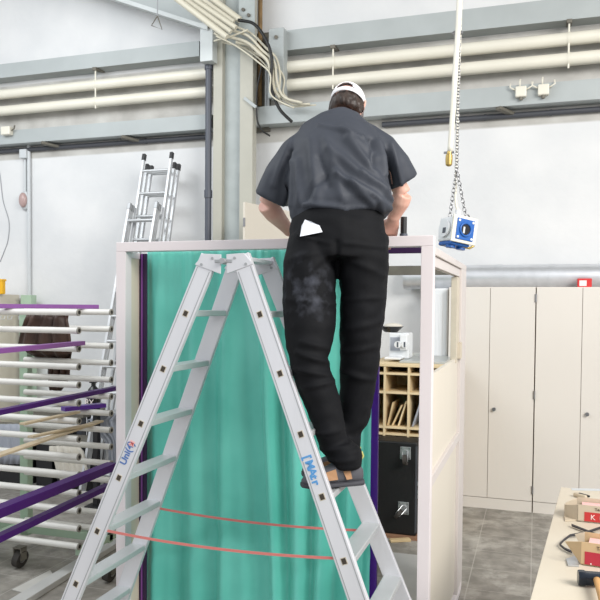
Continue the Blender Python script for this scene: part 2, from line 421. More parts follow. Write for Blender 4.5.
# plate left of column + inclined roof beam
z0 = at(206,61,Y=6.86).z
t = thing('roof_bracket_plate', 'pale blue grey end plate at the left of column top', 'bracket', (at(206,60,Y=6.86).x, 6.95, z0))
obj('plate', MB().bb(at(200,40,Y=6.86).x, at(212.5,40,Y=6.86).x, 6.86, 7.1, z0, at(206,22,Y=6.86).z), M['beam_edge'], t, bevel=.004)
obj('bolt', MB().cyl(at(208,27,Y=6.86), at(208,27,Y=6.84), .018, 8), M['dark_plate'], t)
t = thing('roof_beam', 'inclined pale blue grey roof beam rising left from the column', 'beam', at(205,30,Y=6.95))
q0 = at(211,33,Y=6.92); q1 = at(60,-16,Y=6.92); q2 = at(60,-60,Y=6.92); q3 = at(211,6,Y=6.92)
obj('web', MB().prism([q0,q1,q2,q3], (0,.02,0)), M['beam'], t)
obj('flange', MB().prism([q0,q1,q1+V((0,0,.045)),q0+V((0,0,.045))], (0,-.09,0)), M['beam_edge'], t)
# rusty pipe, painted recess shade and gusset right of the column
xg = at(260,50,Y=7.2).x
tag(obj('rusty_pipe', MB().cyl((xg,7.2,at(260,106,Y=7.2).z),(xg,7.2,6), .024, 12), M['rust'], smooth='auto'), 'rust brown vertical pipe just right of the column', 'pipe')
t = thing('beam_end_plate', 'pale grey bolted end plate of the upper right beam', 'bracket', (at(276,60,Y=7.0).x, 7.05, at(276,97,Y=7.0).z))
obj('plate', MB().bb(at(268.5,60,Y=7.0).x, at(283.5,60,Y=7.0).x, 7.0, 7.13, at(276,97,Y=7.0).z, at(276,28,Y=7.0).z), M['beam'], t, bevel=.004)
obj('bolt', MB().cyl(at(276,37,Y=7.0), at(276,37,Y=6.98), .02, 8), M['dark_plate'], t)
tag(obj('recess_shade_panel', MB().bb(at(254,60,Y=7.24).x, at(269,60,Y=7.24).x, 7.24, YW, at(262,131,Y=7.24).z, at(262,33,Y=7.24).z), M['dark_plate']), 'dark olive strip imitating recess shade behind the cables right of the column', 'panel')  # dark panel stands in for the shade of the recess
# downpipe
t = thing('drain_pipe', 'dark slate drain pipe beside the left of column', 'pipe', (at(208.5,200,Y=7.0).x, 7.0, 0))
xp = at(208.5,120,Y=7.0).x
obj('tube', MB().cyl((xp,7.0,0),(xp,7.0,at(208,62,Y=7.0).z), .034, 16), M['dark_pipe'], t, smooth='auto')
for yy in (66, 194): 
    zz = at(208,yy,Y=7.0).z; obj('collar', MB().cyl((xp,7.0,zz-.04),(xp,7.0,zz+.04), .043, 16), M['dark_pipe'], t, smooth='auto')
# cable bundle
def cat(pts, n=8):
    P = [V(p) for p in pts]; P = [2*P[0]-P[1]]+P+[2*P[-1]-P[-2]]; out = []
    for i in range(1, len(P)-2):
        for k in range(n):
            t = k/n; a,b,c,d = P[i-1:i+3]
            out.append(.5*((2*b)+(c-a)*t+(2*a-5*b+4*c-d)*t*t+(3*b-a-3*c+d)*t**3))
    return out+[P[-2]]
grp = 'pale conduits of the bundle at the column top'
cd_l = ['lowest pale conduit of the slanting bundle at column top', 'second lowest pale conduit of the bundle at column top', 'middle pale conduit of the slanting bundle at column top', 'second highest pale conduit of the bundle at column top', 'highest pale conduit of the slanting bundle at column top']
for i, (a, b, r) in enumerate((((168,-8),(227,37),.030), ((175,-8),(231,32),.026), ((183,-8),(236,28),.028), ((192,-8),(234,22),.024), ((203,-8),(240,20),.034))):
    tag(obj('conduit', MB().cyl(at(*a, Y=6.50+.075*i), at(*b, Y=6.58+.075*i), r, 12), M['cable'], smooth='auto'), cd_l[i], 'conduit', grp)
cb = [([(226,36),(246,42),(258,52),(268,62),(271,78),(273,95)], .016, 'pale cable looping down beside the end plate, leftmost strand', 6.78),
      ([(230,30),(248,36),(262,50),(274,62),(277,82),(284,97),(302,103)], .014, 'pale cable looping down then running right along lower beam', 6.80),
      ([(234,26),(252,34),(266,48),(276,58),(280,75),(280,94),(292,104),(310,104)], .012, 'pale cable looping down then right beside the man', 6.84),
      ([(236,42),(250,45),(262,55),(272,68),(274,88),(280,98)], .020, 'thick pale cable bending down at the column right edge', 6.82),
      ([(214,33),(224,38),(240,33),(247,30),(232,36),(214,41)], .010, 'loose thin pale cable hanging in a loop across column top', 6.74),
      ([(238,20),(254,24),(266,40),(272,60),(271,85),(279,108),(292,122)], .016, 'black cable arching over the pale ones and down behind the man', 6.76)]
cb += [([(238,44),(256,56),(268,68),(277,80),(276,92),(288,106),(316,105)], .008, 'thin pale cable ending furthest right along the lower beam', 6.88),
      ([(222,42),(244,48),(264,58),(276,66),(284,78),(283,92),(287,98)], .010, 'thin pale cable hugging the end plate right edge', 6.90),
      ([(216,36),(236,46),(258,62),(270,74),(270,92),(277,100),(294,108)], .008, 'thin pale cable hanging lowest across the column right flange', 6.72),
      ([(254,50),(262,60),(257,90),(257,118),(262,130),(270,136)], .009, 'dark brown cable hanging straight down right of the column', 6.94)]
for i, (pts, r, lb, Y) in enumerate(cb):
    tag(obj('cable', MB().tube(cat([at(a, b, Y=Y+.02*k) for k, (a, b) in enumerate(pts)]), r, 8), M['cable_black'] if i in (5, 9) else M['cable'], smooth=True), lb, 'cable', 'loose cables at the column')
for i, (x, lb) in enumerate(((266, 'left of two grey conduits right of the rusty pipe'), (268.5, 'right of two grey conduits right of the rusty pipe'))):
    xx = at(x, 80, Y=7.19).x
    tag(obj('wall_conduit', MB().cyl((xx,7.19,at(x,110,Y=7.19).z),(xx,7.19,at(x,62,Y=7.19).z), .013, 8), M['conduit']), lb, 'conduit')
# pull triangle on a wire
pt = at(157, 22, Y=6.5)
t = thing('pull_handle', 'small triangular wire pull handle hanging at top left', 'pull handle', pt)
obj('wire', MB().cyl(at(157.5,17,Y=6.5), at(157.5,-12,Y=6.5), .005, 6), M['wire'], t)
obj('ring', MB().tube([at(157.5,16,Y=6.5), at(162,29.5,Y=6.5), at(151.5,25.5,Y=6.5), at(157.5,16,Y=6.5)], .006, 6), M['dark_plate'], t)
# left wall conduit and switch
xw_ = at(28.5,200,Y=7.26).x
t = thing('wall_conduit', 'pale vertical conduit on the left wall down to the rack', 'conduit', (xw_, 7.27, 1.5))
obj('tube', MB().cyl((xw_,7.27,at(28,308,Y=7.27).z),(xw_,7.27,at(28,142,Y=7.27).z), .022, 10), M['conduit'], t)
obj('tube', MB().cyl((xw_-.055,7.27,at(24,195,Y=7.27).z),(xw_-.055,7.27,at(24,148,Y=7.27).z), .014, 10), M['conduit'], t)
obj('box', MB().box((xw_-.05,7.25,at(25,154,Y=7.25).z), (.10,.07,.11)), M['conduit'], t, bevel=.01)
p = at(23, 200, Y=7.24)
t = thing('wall_lamp', 'small round pinkish bulkhead lamp on the left wall conduit', 'wall lamp', p)
obj('base', MB().ell(p+V((0,.03,0)), (.075,.03,.115)), M['conduit'], t, smooth=True)
obj('glass', MB().ell(p, (.055,.04,.09)), M['lamp_glass'], t, smooth=True)
tag(obj('wire', MB().tube(cat([at(a,b,Y=7.296) for a,b in ((-4,160),(0,175),(3,200),(9,222),(8,240),(4,252),(0,262))]), .005, 6), M['wire'], smooth=True), 'thin grey wire hanging on the wall at the far left', 'wire')
# ================================================================== CABINETS
yc = 6.79; zc = 2.03; zpl = at(500, 498.5, Y=yc).z
def cabinet(x0, x1, xm, label, knobs, hinge_x):
    t = thing('wardrobe_cabinet', label, 'cabinet', ((x0+x1)/2, yc+.2, 0))
    g = .0022
    obj('carcass', MB().bb(x0, x1, yc+.02, YW-.05, .0, zc), M['seam'], t)
    obj('top', MB().bb(x0, x1, yc+.021, YW-.05, zc+.0005, zc+.008), M['cab'], t)
    obj('plinth', MB().bb(x0+g, x1-g, yc+.004, yc+.02, 0, zpl-.006), M['cab'], t)
    for i, (a, b) in enumerate(((x0, xm), (xm, x1))):
        d = obj('door', MB().bb(a+g, b-g, yc, yc+.02, zpl, zc), M['cab'], t)
        if knobs[i]:
            k = at(*knobs[i], Y=yc)
            obj('knob', MB().cyl(k, k+V((0,-.012,0)), .007, 12).cyl(k+V((0,-.012,0)), k+V((0,-.028,0)), .017, 16), M['steel'], d, smooth='auto')
    for hz in (at(536,395,Y=yc).z, at(533,490,Y=yc).z, at(536,298,Y=yc).z) if x0 < -.2 else ():
        obj('hinge', MB().cyl((hinge_x,yc-.006,hz-.035),(hinge_x,yc-.006,hz+.035), .009, 8), M['steel'], t)
    return t
X1 = at(449,288,Y=yc).x; X2 = at(490.5,288,Y=yc).x; X3 = at(536.3,288,Y=yc).x; X4 = at(583,288,Y=yc).x; X5 = X4+(X4-X3)
cabinet(X1, X3-.003, X2, 'warm white two door cabinet behind the booth corner, left one', (None, (494,409)), X3-.002)
cabinet(X3+.003, X5, X4, 'warm white two door cabinet behind the worktable, right one', (None, (587,414)), X3+.016)
# white shutter-front locker left of them
xs0 = at(423,290,Y=6.86).x; xs1 = X1-.012
t = thing('shutter_cabinet', 'narrow white ribbed shutter cabinet seen through the booth side opening', 'cabinet', ((xs0+xs1)/2, 7, 0))
obj('body', MB().bb(xs0, xs1, 6.88, YW-.05, 0, zc), M['white_plastic'], t, bevel=.02)
mbs = MB()
for k in range(12):
    xk = xs0+.03+(xs1-xs0-.09)*k/11; mbs.cyl((xk,6.88,.1),(xk,6.88,zc-.05), .008, 6)
obj('shutter', mbs, M['white_plastic'], t)
# duct on the wall over the cabinets
zd = at(540, 280.5, Y=7.12).z
t = thing('ventilation_duct', 'silver galvanised spiral duct running above the cabinets', 'duct', (0, 7.15, zd))
obj('tube', MB().cyl((-1.25,7.16,zd+.035),(2.6,7.16,zd+.035), .118, 32), M['duct'], t, smooth='auto')
for xk in (at(499,277,Y=7.1).x, at(552,277,Y=7.1).x, at(440,277,Y=7.1).x, -1.2):
    obj('seam_band', MB().cyl((xk-.03,7.16,zd+.035),(xk+.03,7.16,zd+.035), .122, 32), M['duct'], t, smooth='auto')
# red box on top
p0 = at(577.5,288,Y=6.9); p1 = at(592,279.5,Y=6.9)
t = thing('red_box', 'small red box with white square on top of right cabinet', 'box', ((p0.x+p1.x)/2, 6.95, zc+.008))
obj('case', MB().bb(p0.x, p1.x, 6.9, 7.0, zc+.008, p1.z+.01), M['red'], t, bevel=.004)
obj('white_square', MB().bb(p0.x+.015, p0.x+.075, 6.897, 6.9, zc+.02, p1.z-.008), M['white_print'], t)
# tall cream panel behind the booth
p = at(245, 202, Y=6.25); d = V(R.T@np.array([775-PX, 308-PY, F])); d.z = 0; d.normalize()
t = thing('tall_cream_panel', 'tall cream door panel standing behind the booth left of the man', 'panel', (p.x, p.y, 0))
nrm = V((-d.y, d.x, 0))
obj('board', MB().prism([V((p.x,p.y,0)), V((p.x,p.y,0))+d*.75, V((p.x,p.y,p.z))+d*.75, V((p.x,p.y,p.z))], nrm*.022), M['panel'], t)
hz = at(245, 222, Y=6.25)
obj('hinge', MB().cyl(hz+V((-.008,0,-.04)), hz+V((-.008,0,.04)), .012, 8), M['steel'], t)
# ================================================================== BOOTH
BX1 = -.438; BY = 3.24
BX0 = at(116, 240, Y=BY).x; ZT = at(433, 235.2, Y=BY).z; ZR = at(421, 246.2, Y=BY).z
PW = .055; BBY = at(466, 300, X=BX1).y; TH = .06; SZ = at(434, 246, X=BX1).z
booth = thing('exhibition_booth', 'pinkish white timber framed booth with cream side and teal curtain opening', 'booth', ((BX0+BX1)/2, BY+.7, 0))
obj('top_rail', MB().bb(BX0, BX1, BY, BY+TH, ZR, ZT), M['booth'], booth, bevel=.003)
obj('post', MB().bb(BX0, BX0+PW, BY, BY+TH, 0, ZR), M['booth'], booth, bevel=.002)
obj('post', MB().bb(BX1-PW, BX1, BY, BY+TH, 0, ZR), M['booth'], booth, bevel=.002)
# left side wall
obj('side_panel', MB().bb(BX0+.012, BX0+.05, BY+TH, BBY, 0, SZ-.03), M['booth_in'], booth)
obj('side_rail', MB().bb(BX0+.005, BX0+.055, BY+TH, BBY, SZ-.03, SZ), M['booth'], booth)
# right side: rails, posts, panels
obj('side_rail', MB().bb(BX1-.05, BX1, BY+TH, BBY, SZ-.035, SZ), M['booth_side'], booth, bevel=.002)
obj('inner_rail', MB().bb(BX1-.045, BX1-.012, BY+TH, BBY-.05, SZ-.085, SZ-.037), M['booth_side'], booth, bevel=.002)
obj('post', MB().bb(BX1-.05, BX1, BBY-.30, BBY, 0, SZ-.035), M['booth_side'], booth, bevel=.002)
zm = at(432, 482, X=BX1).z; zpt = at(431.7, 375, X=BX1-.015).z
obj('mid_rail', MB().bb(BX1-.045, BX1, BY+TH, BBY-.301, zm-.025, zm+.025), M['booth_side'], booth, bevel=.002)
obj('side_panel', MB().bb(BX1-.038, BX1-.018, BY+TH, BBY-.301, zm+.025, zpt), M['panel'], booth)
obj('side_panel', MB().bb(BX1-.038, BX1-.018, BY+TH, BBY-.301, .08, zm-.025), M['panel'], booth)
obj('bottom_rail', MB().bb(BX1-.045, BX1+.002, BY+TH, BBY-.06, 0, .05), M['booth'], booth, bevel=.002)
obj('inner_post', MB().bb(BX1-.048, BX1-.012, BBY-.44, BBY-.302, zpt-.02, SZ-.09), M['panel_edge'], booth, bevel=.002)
obj('latch_block', MB().box((BX1-.006, BBY-.34, zpt+.05), (.03,.07,.10)), M['panel_edge'], booth, bevel=.003)
# rear frame
obj('rear_rail', MB().bb(BX0+.055, BX1-.05, BBY-.06, BBY-.01, SZ-.06, SZ), M['dark_plate'], booth)
obj('post', MB().bb(BX0+.005, BX0+.055, BBY, BBY+.05, 0, SZ), M['booth'], booth)
# purple inner frame
PYF = at(139, 400, X=BX0+.05).y
XA = BX0+.05; XBm = at(146.4, 400, Y=PYF).x
obj('purple_jamb', MB().bb(XA, XBm, PYF, PYF+.010, 0, ZR-.001), M['purple_dark'], booth, bevel=.002)
obj('jamb_trim', MB().bb(at(141.6,400,Y=PYF).x, at(142.6,400,Y=PYF).x, PYF-.006, PYF, 0, ZR-.003), M['lilac_rack'], booth)
obj('purple_jamb', MB().bb(BX1-.050, BX1-.042, BY+TH, PYF+.05, 0, ZR), M['purple'], booth)
xr1 = BX1-.05
obj('purple_header', MB().bb(XBm, xr1, PYF+.142, PYF+.165, at(405,253.2,Y=PYF+.142).z, ZR+.03), M['purple_dark'], booth, bevel=.002)
xm0 = at(370.0, 450, Y=PYF+.11).x; xm1 = at(377.5, 450, Y=PYF+.11).x
obj('purple_post', MB().bb(xm0, xm1, PYF+.115, PYF+.14, 0, ZR+.02), M['purple'], booth, bevel=.002)
# curtain
cx0 = XBm-.03; cx1 = xm0+.015; CY = PYF+.062
nx, nzv = 260, 60
me = bpy.data.meshes.new('curtain'); vs = []; fs = []
ztop = ZR+.03; zbot = .06
def cy(u, w):    # u across 0..1, w down 0..1
    g = .45+.55*min(1, w*2.5)
    def fold(c, wd, h, dr=0., bow=0.):     # one soft vertical fold, drifting sideways as it falls
        q = (u-(c+dr*w+bow*math.sin(3*w+c*9)))/wd
        return h*math.exp(-q*q)
    a = 0
    for c, wd, h, dr, bw in FOLDS: a += fold(c, wd, h, dr, bw)
    a += .005*math.sin(2*PI*(u*24+.4*math.sin(7*u)))*max(0, 1-w*6)
    a += .0015*math.sin(2*PI*(u*11.3+.2*w+.5*math.sin(5*u)))
    a += .012*math.exp(-((w-.76-.035*math.sin(11*u+.6))/.022)**2)*(.35+.65*math.sin(5*u+.3)**2)
    a += .008*noise.noise((u*4, w*2.2, 1))
    return max(-.050, min(.046, a*g*1.45))
FOLDS = [(.04,.03,-.020,0,.01), (.13,.035,.020,.02,.01), (.21,.03,-.018,.03,.01), (.30,.05,.024,.02,.015), (.38,.025,-.020,-.02,.01), (.47,.04,.022,.04,.02), (.545,.02,-.030,.06,.01),
         (.60,.03,.024,.05,.01), (.66,.03,-.026,.03,.015), (.73,.03,.024,.02,.01), (.79,.025,-.026,0,.01), (.86,.03,.022,-.01,.01), (.92,.02,-.022,0,.01), (.965,.02,.018,0,0)]
for j in range(nzv+1):
    w = j/nzv
    for i in range(nx+1):
        u = i/nx
        vs.append((cx0+(cx1-cx0)*u, CY+cy(u, w)*.95-.02*(w*.0), ztop+(zbot-ztop)*w))
for j in range(nzv):
    for i in range(nx):
        a = j*(nx+1)+i; fs.append((a, a+1, a+nx+2, a+nx+1))
me.from_pydata(vs, [], fs)
cur = link('curtain', me, M['teal'], smooth=True, origin=((cx0+cx1)/2, CY, zbot)); cur.modifiers.new('s','SOLIDIFY').thickness = .0015
tag(cur, 'teal satin curtain hanging inside the booth behind the step ladder', 'curtain')
# ================================================================== STEP LADDER
LX, LY = -1.229, 2.886
U0, KU, W0, KW, Z1, SS = .167, .405, .165, .079, 1.815, .235
ladder = thing('step_ladder', 'large aluminium double sided step ladder with the man on its right flank', 'step ladder', (LX, LY, 0))
def lp(su, sv, z, dv=0., du=0.):
    d = Z1-z; return V((LX+su*(U0+KU*d)+du, LY+sv*(W0+KW*d+dv), z))
ST = .026; SWD = .078
ztopL = Z1+.240
ang = math.atan(KU)
for su in (-1, 1):
    for sv in (-1, 1):
        mb = MB()
        a = lp(su, sv, ztopL); b = lp(su, sv, .0)
        dirv = (b-a).normalized(); wv = V((dirv.z, 0, -dirv.x)).normalized(); wv = wv*(1 if wv.x > 0 else -1)
        nv = dirv.cross(wv).normalized(); nv = nv*(1 if nv.y*sv > 0 else -1)
        outer = 0 if sv < 0 else ST
        def qv(p, x, y): return p+wv*x+nv*y
        # outer face on the fitted plane for the near side, inner face for the far side
        y0, y1 = (-ST, 0) if sv < 0 else (0, ST)
        sect = [(-SWD/2,y0),(SWD/2,y0),(SWD/2,y1),(-SWD/2,y1)]
        off = -.0
        mb.loft([[qv(p, x, y) for x, y in sect] for p in (a, b)])
        st = obj('stile', mb, M['alu'], ladder, bevel=.003)
        # groove lines on the outer face
        for gx in (-SWD/2+.010, SWD/2-.010):
            obj('groove', MB().loft([[qv(p, gx+x, (y1 if sv < 0 else y1)+y) for x, y in ((-.0018,-.001),(.0018,-.001),(.0018,.0008),(-.0018,.0008))] for p in (a+dirv*.06, b-dirv*.04)]), M['alu_dark'], st)
        obj('foot', MB().loft([[qv(p, x*1.12, y) for x, y in ((-SWD/2,y0-.004),(SWD/2,y0-.004),(SWD/2,y1+.004),(-SWD/2,y1+.004))] for p in (b-dirv*.06, b+dirv*.004)]), M['black_plastic'], st)
        if sv < 0:
            for i in range(8):
                p = lp(su, sv, Z1-SS*i)
                obj('rung_end', MB().loft([[qv(p+dirv*y, x, zz) for x, y in ((-.012,-.014),(.012,-.014),(.012,.014),(-.012,.014))] for zz in (-.004, .0012)]), M['panel_edge'], st)
                obj('rung_hole', MB().loft([[qv(p+dirv*y, x, zz) for x, y in ((-.009,-.011),(.009,-.011),(.009,.011),(-.009,.011))] for zz in (-.004, .0020)]), M['hole'], st)
    # treads
    for i in range(8):
        z = Z1-SS*i
        a = lp(su, -1, z, -ST+.001); b = lp(su, 1, z, .001)
        hw = SWD/2*1.02
        obj('tread', MB().bb(a.x-hw, a.x+hw, a.y, b.y, z-.013, z+.013), M['tread'], ladder, bevel=.004)
    # top cap of each flank
    a = lp(su, -1, ztopL, -ST); b = lp(su, 1, ztopL)
    obj('top_bar', MB().bb(a.x-.036, a.x+.036, a.y, b.y, ztopL-.022, ztopL-.004), M['alu'], ladder, bevel=.004)
for sv in (-1, 1):
    y = LY+sv*(W0-KW*.240)+(-.006 if sv < 0 else .004+ST*0)
    yy0, yy1 = (y-.002, y+.006) if sv < 0 else (y-.006, y+.002)
    xs = U0-KU*.240
    for su in (-1, 1):
        pl = [(LX+su*.014, yy0, ztopL-.075), (LX+su*.012, yy0, ztopL+.006), (LX+su*(xs+.02), yy0, ztopL+.010), (LX+su*(xs+.062), yy0, ztopL-.035)]
        obj('hinge_plate', MB().prism(pl, (0, yy1-yy0, 0)), M['alu'], ladder, bevel=.0015)
        for rx, rz in ((xs+.03, -.035), (xs-.02, -.01)):
            obj('rivet', MB().cyl((LX+su*rx, yy0-.003, ztopL+rz), (LX+su*rx, yy0, ztopL+rz), .006, 10), M['alu_dark'], ladder)
    obj('hinge_pin', MB().cyl((LX, y-.02, ztopL-.022), (LX, y+.02, ztopL-.022), .012, 12), M['alu_dark'], ladder, smooth='auto')
    obj('hinge_strap', MB().bb(LX-.04, LX+.04, y-.004, y+.004, ztopL-.03, ztopL-.014), M['alu_dark'], ladder, bevel=.003)
# handwriting / label on the stiles
def stile_frame(su, px, py, flip=1):
    a = lp(su, -1, ztopL); b = lp(su, -1, 0); dirv = (b-a).normalized(); wv = V((dirv.z,0,-dirv.x)); wv = wv*(1 if wv.x > 0 else -1)
    nv = dirv.cross(wv).normalized(); nv = nv*(1 if nv.y < 0 else -1)
    d = V(R.T@np.array([px-PX, py-PY, F])); o = V(CAM); t = (a-o).dot(nv)/d.dot(nv); p = o+d*t+nv*.0012
    y = nv.cross(dirv*flip)
    return frame(p, dirv*flip, y), p, dirv*flip, y, nv
fr_, p, dx, dy, nv = stile_frame(1, 311.5, 470)
link('handwriting', text_mesh('[ MAt r', .046, fr_, spacing=.85, bold=.0016), M['blue_ink'], ladder)
fr_, p, dx, dy, nv = stile_frame(-1, 127.5, 453, -1)
link('printed_label', text_mesh('Uni(4)', .042, fr_, bold=.0012), M['blue_ink_dark'], ladder)
fr2, p2, dx, dy, nv = stile_frame(-1, 132, 443.5, -1)
obj('red_sticker', MB().prism([p2+dx*a+dy*b for a, b in ((-.012,-.012),(.012,-.012),(.012,.012),(-.012,.012))], nv*.0006), M['pink'], ladder)
link('sticker_mark', text_mesh('x', .028, Matrix.Translation(nv*.001)@fr2), M['red_label'], ladder)
# spreader straps
def strap(sv, zl, zr, label):
    a = lp(-1, sv, zl, -.012 if sv < 0 else .012); b = lp(1, sv, zr, -.012 if sv < 0 else .012)
    a.x += .035; b.x -= .035
    pts = [a.lerp(b, k/24)+V((0,0,-.02*4*(k/24)*(1-k/24))) for k in range(25)]
    mb = MB(); mb.loft([[p+V((0,-.001,-.0055)), p+V((0,.001,-.0055)), p+V((0,.001,.0055)), p+V((0,-.001,.0055))] for p in pts])
    return obj('spreader_strap', mb, M['red_strap'], ladder)
strap(-1, .878, .878, ''); strap(1, .845, .845, '')
# ================================================================== DRYING RACK
w1 = at(20, 568, Z=0); w2 = at(110, 582, Z=0)
RYf = w1.y-.06
zcf = lambda Y: None
RYb = RYf*1.092
zk0 = at(78.7, 312.5, Y=RYf).z; zk13 = at(78.7, 546.5, Y=RYf).z; pitch = (zk0-zk13)/13
xfe = at(78.7, 430, Y=RYf).x; xbe = at(111, 430, Y=RYb).x; xbp = at(23.5, 430, Y=RYb+.03).x; xfp = xfe-1.05
rack = thing('drying_rack', 'mobile green and white drying rack with stacked tube arms at left', 'drying rack', (xbp, (RYf+RYb)/2, 0))
for (xp_, yp_) in ((xbp, RYb+.06), (xfp, RYf+.06)):
    obj('upright', MB().bb(xp_-.036, xp_+.036, yp_-.03, yp_+.03, .10, zk0+.05), M['green'], rack, bevel=.004)
obj('base_bar', MB().bb(xfp-.05, xbe+.0, RYb-.02, RYb+.03, .14, .20), M['green'], rack, bevel=.004)
obj('base_bar', MB().bb(xfp-.05, xfp+.05, RYf+.035, RYb+.1, .152, .200), M['green'], rack, bevel=.004)
obj('base_bar', MB().bb(xbp-.05, xbp+.05, RYf+.035, RYb+.1, .152, .200), M['green'], rack, bevel=.004)
obj('base_bar', MB().bb(xbe-.06, xbe, RYf+.035, RYb+.1, .152, .200), M['green'], rack, bevel=.004)
zks = []
for k in range(14):
    z = zk0-pitch*k; zks.append(z)
    if z > .05:
        for (xs_, xe_, y_) in ((xfp, xfe, RYf), (xbp+.04, xbe, RYb)):
            a = obj('arm', MB().cyl((xs_, y_, z),(xe_, y_, z), .0215, 14), M['rack_white'], rack, smooth='auto')
            obj('end_cap', MB().cyl((xe_-.002, y_, z),(xe_+.006, y_, z), .0235, 14), M['rack_end'], a, smooth='auto')
            obj('end_bore', MB().cyl((xe_+.003, y_, z),(xe_+.0075, y_, z), .013, 12), M['dark_hole'], a, smooth='auto')
def castor(p, label=None):
    w = obj('castor_wheel', MB().cyl((p.x-.022,p.y,.072),(p.x+.022,p.y,.062), .062, 20), M['wheel'], rack, smooth='auto')
    obj('hub', MB().cyl((p.x-.026,p.y,.072),(p.x+.026,p.y,.062), .024, 14), M['steel'], w, smooth='auto')
    obj('fork', MB().bb(p.x-.034,p.x-.026,p.y-.03,p.y+.03,.06,.150).bb(p.x+.026,p.x+.034,p.y-.03,p.y+.03,.06,.150).bb(p.x-.034,p.x+.034,p.y-.035,p.y+.035,.145,.152), M['dark_plate'], w)
castor(V((w1.x, w1.y, 0))); castor(V((w2.x, w2.y, 0))); castor(V((xfp, w1.y, 0)))
# strips lying on the arms
def lay(name, k, x0, y0, x1, y1, w, h, mt, label, category, group, dz=0., Yr=None):
    z = zks[k]+.0215+h/2+.001+dz
    b = at(x1, y1, Y=Yr if Yr else RYb+.08); a = at(x0, y0, Y=RYf-.12)
    if z < 1.70:
        a2 = at(x0, y0, Z=z); b2 = at(x1, y1, Z=z)
        a, b = a2, b2
    a.z = z; b.z = z
    o = obj(name, MB().bar(a, b, w, h), mt, bevel=.002, origin=(a+b)/2)
    return tag(o, label, category, group)
gp = 'purple strips laid across the drying rack'
def slant(name, a, b, w, h, mt, label, cat_, group):
    return tag(obj(name, MB().bar(a, b, w, h), mt, bevel=.002, origin=(a+b)/2), label, cat_, group)
lay('purple_strip', 0, -14, 304, 98, 306, .05, .030, M['lilac_rack'], 'topmost purple strip on the drying rack', 'strip', gp)
lay('purple_strip', 2, -14, 352, 82, 343, .05, .028, M['lilac_rack'], 'lilac purple strip second from top on the drying rack', 'strip', gp)
lay('purple_strip', 5, -20, 416, 116, 388, .05, .03, M['purple_rack'], 'long dark purple strip slanting across the middle of the rack', 'strip', gp)
lay('purple_strip', 6, 63, 409, 104, 405, .07, .03, M['purple'], 'short bright purple offcut lying on the rack middle', 'strip', gp, Yr=RYb)
lay('purple_strip', 9, -20, 519, 112, 466, .075, .05, M['purple_rack'], 'widest dark purple strip slanting across the lower rack', 'strip', gp)
lay('purple_strip', 10, -20, 547, 108, 486, .05, .035, M['purple_rack'], 'lowest purple strip just above the rack castors', 'strip', gp)
lay('wood_strip', 7, -10, 458, 100, 421, .06, .014, M['stick'], 'wider of the pale wooden strips lying on the rack', 'strip', 'wooden strips on the drying rack')
lay('wood_strip', 7, 30, 437, 92, 424, .045, .014, M['stick'], 'short pale wooden strip beside the wider one on the rack', 'strip', 'wooden strips on the drying rack', dz=.0165)
lay('wood_strip', 6, 22, 424, 78, 412, .045, .014, M['stick'], 'thin pale wooden strip above the others on the rack', 'strip', 'wooden strips on the drying rack')
# things behind the rack
def cloth(name, rows, y, amp, mt, label, cat_, th=.03, n=28, folds=5):
    """hanging cloth: rows of (py, px_left, px_right)"""
    grid = []; px0_ = rows[0][1]*.37
    for j, (py, a, b) in enumerate(rows):
        row = []
        for i in range(n+1):
            u = i/n; p = at(a+(b-a)*u, py, Y=y(py) if callable(y) else y)
            p.y += amp*(.8*math.sin(2*PI*folds*(u+.08*noise.noise((u*6,j*.5,2)))+.3*j)+1.1*noise.noise((u*5,j*.35,px0_)))
            row.append(p)
        grid.append(row)
    me = bpy.data.meshes.new(name); vs = [p for r in grid for p in r]; fs = []
    for j in range(len(rows)-1):
        for i in range(n):
            q = j*(n+1)+i; fs.append((q, q+1, q+n+2, q+n+1))
    me.from_pydata(vs, [], fs)
    c = sum(vs, V((0,0,0)))/len(vs)
    return tag(link(name, me, mt, smooth=True, origin=c, solid=th), label, cat_)
cloth('brown_jacket', [(314,27,66),(320,26,67),(330,21,68.5),(344,17,69),(352,26,69.5),(356,34,70),(364,48,70),(372,48,69),(378,49,68),(386,50,63),(390,51,60)], lambda q: RYb-.095 if q < 354 else RYb+.12, .022, M['brown_cloth'], 'dark brown jacket hanging behind the rack arms', 'jacket', th=.02, folds=3.3)
# pale cupboard with green post at far left
p0 = at(-60, 300, Y=6.7); p1 = at(19.5, 300, Y=7.25)
t = thing('pale_cupboard', 'pale cream cupboard behind the upper left rack arms', 'cupboard', ((p0.x+p1.x)/2, 6.9, 0))
obj('body', MB().bb(p0.x, p1.x, 6.72, 7.25, 0, at(10,294,Y=6.7).z), M['panel'], t, bevel=.004)
obj('lower_door', MB().bb(p0.x+.02, p1.x-.02, 6.70, 6.72, .1, at(10,341,Y=6.7).z), M['white_cloth'], t, bevel=.003)
for xh in (2, 9, 20):
    h0 = at(xh, 316, Y=6.69); obj('handle', MB().tube([h0, h0+V((0,-.02,-.0)), h0+V((0,-.02,-.035)), h0+V((.045,-.02,-.035)), h0+V((.045,0,-.0))], .004, 6), M['conduit'], t)
pg = at(26, 300, Y=6.72)
tag(obj('green_post', MB().bb(at(20.5,300,Y=7.10).x, at(31,300,Y=7.10).x, 7.10, 7.2, 0, at(26,295,Y=7.10).z), M['green'], bevel=.003), 'pale green post end standing right of the pale cupboard', 'post')
ztop_c = at(10,294,Y=6.7).z
p0 = at(-6, 292, Y=6.85); p1 = at(2.2, 292, Y=6.85)
t = thing('yellow_box', 'yellow plastic box on the pale cupboard at left edge', 'box', ((p0.x+p1.x)/2, 6.9, ztop_c))
obj('body', MB().bb(p0.x, p1.x, 6.85, 6.91, ztop_c, at(2,280,Y=6.85).z), M['yellow'], t, bevel=.012)
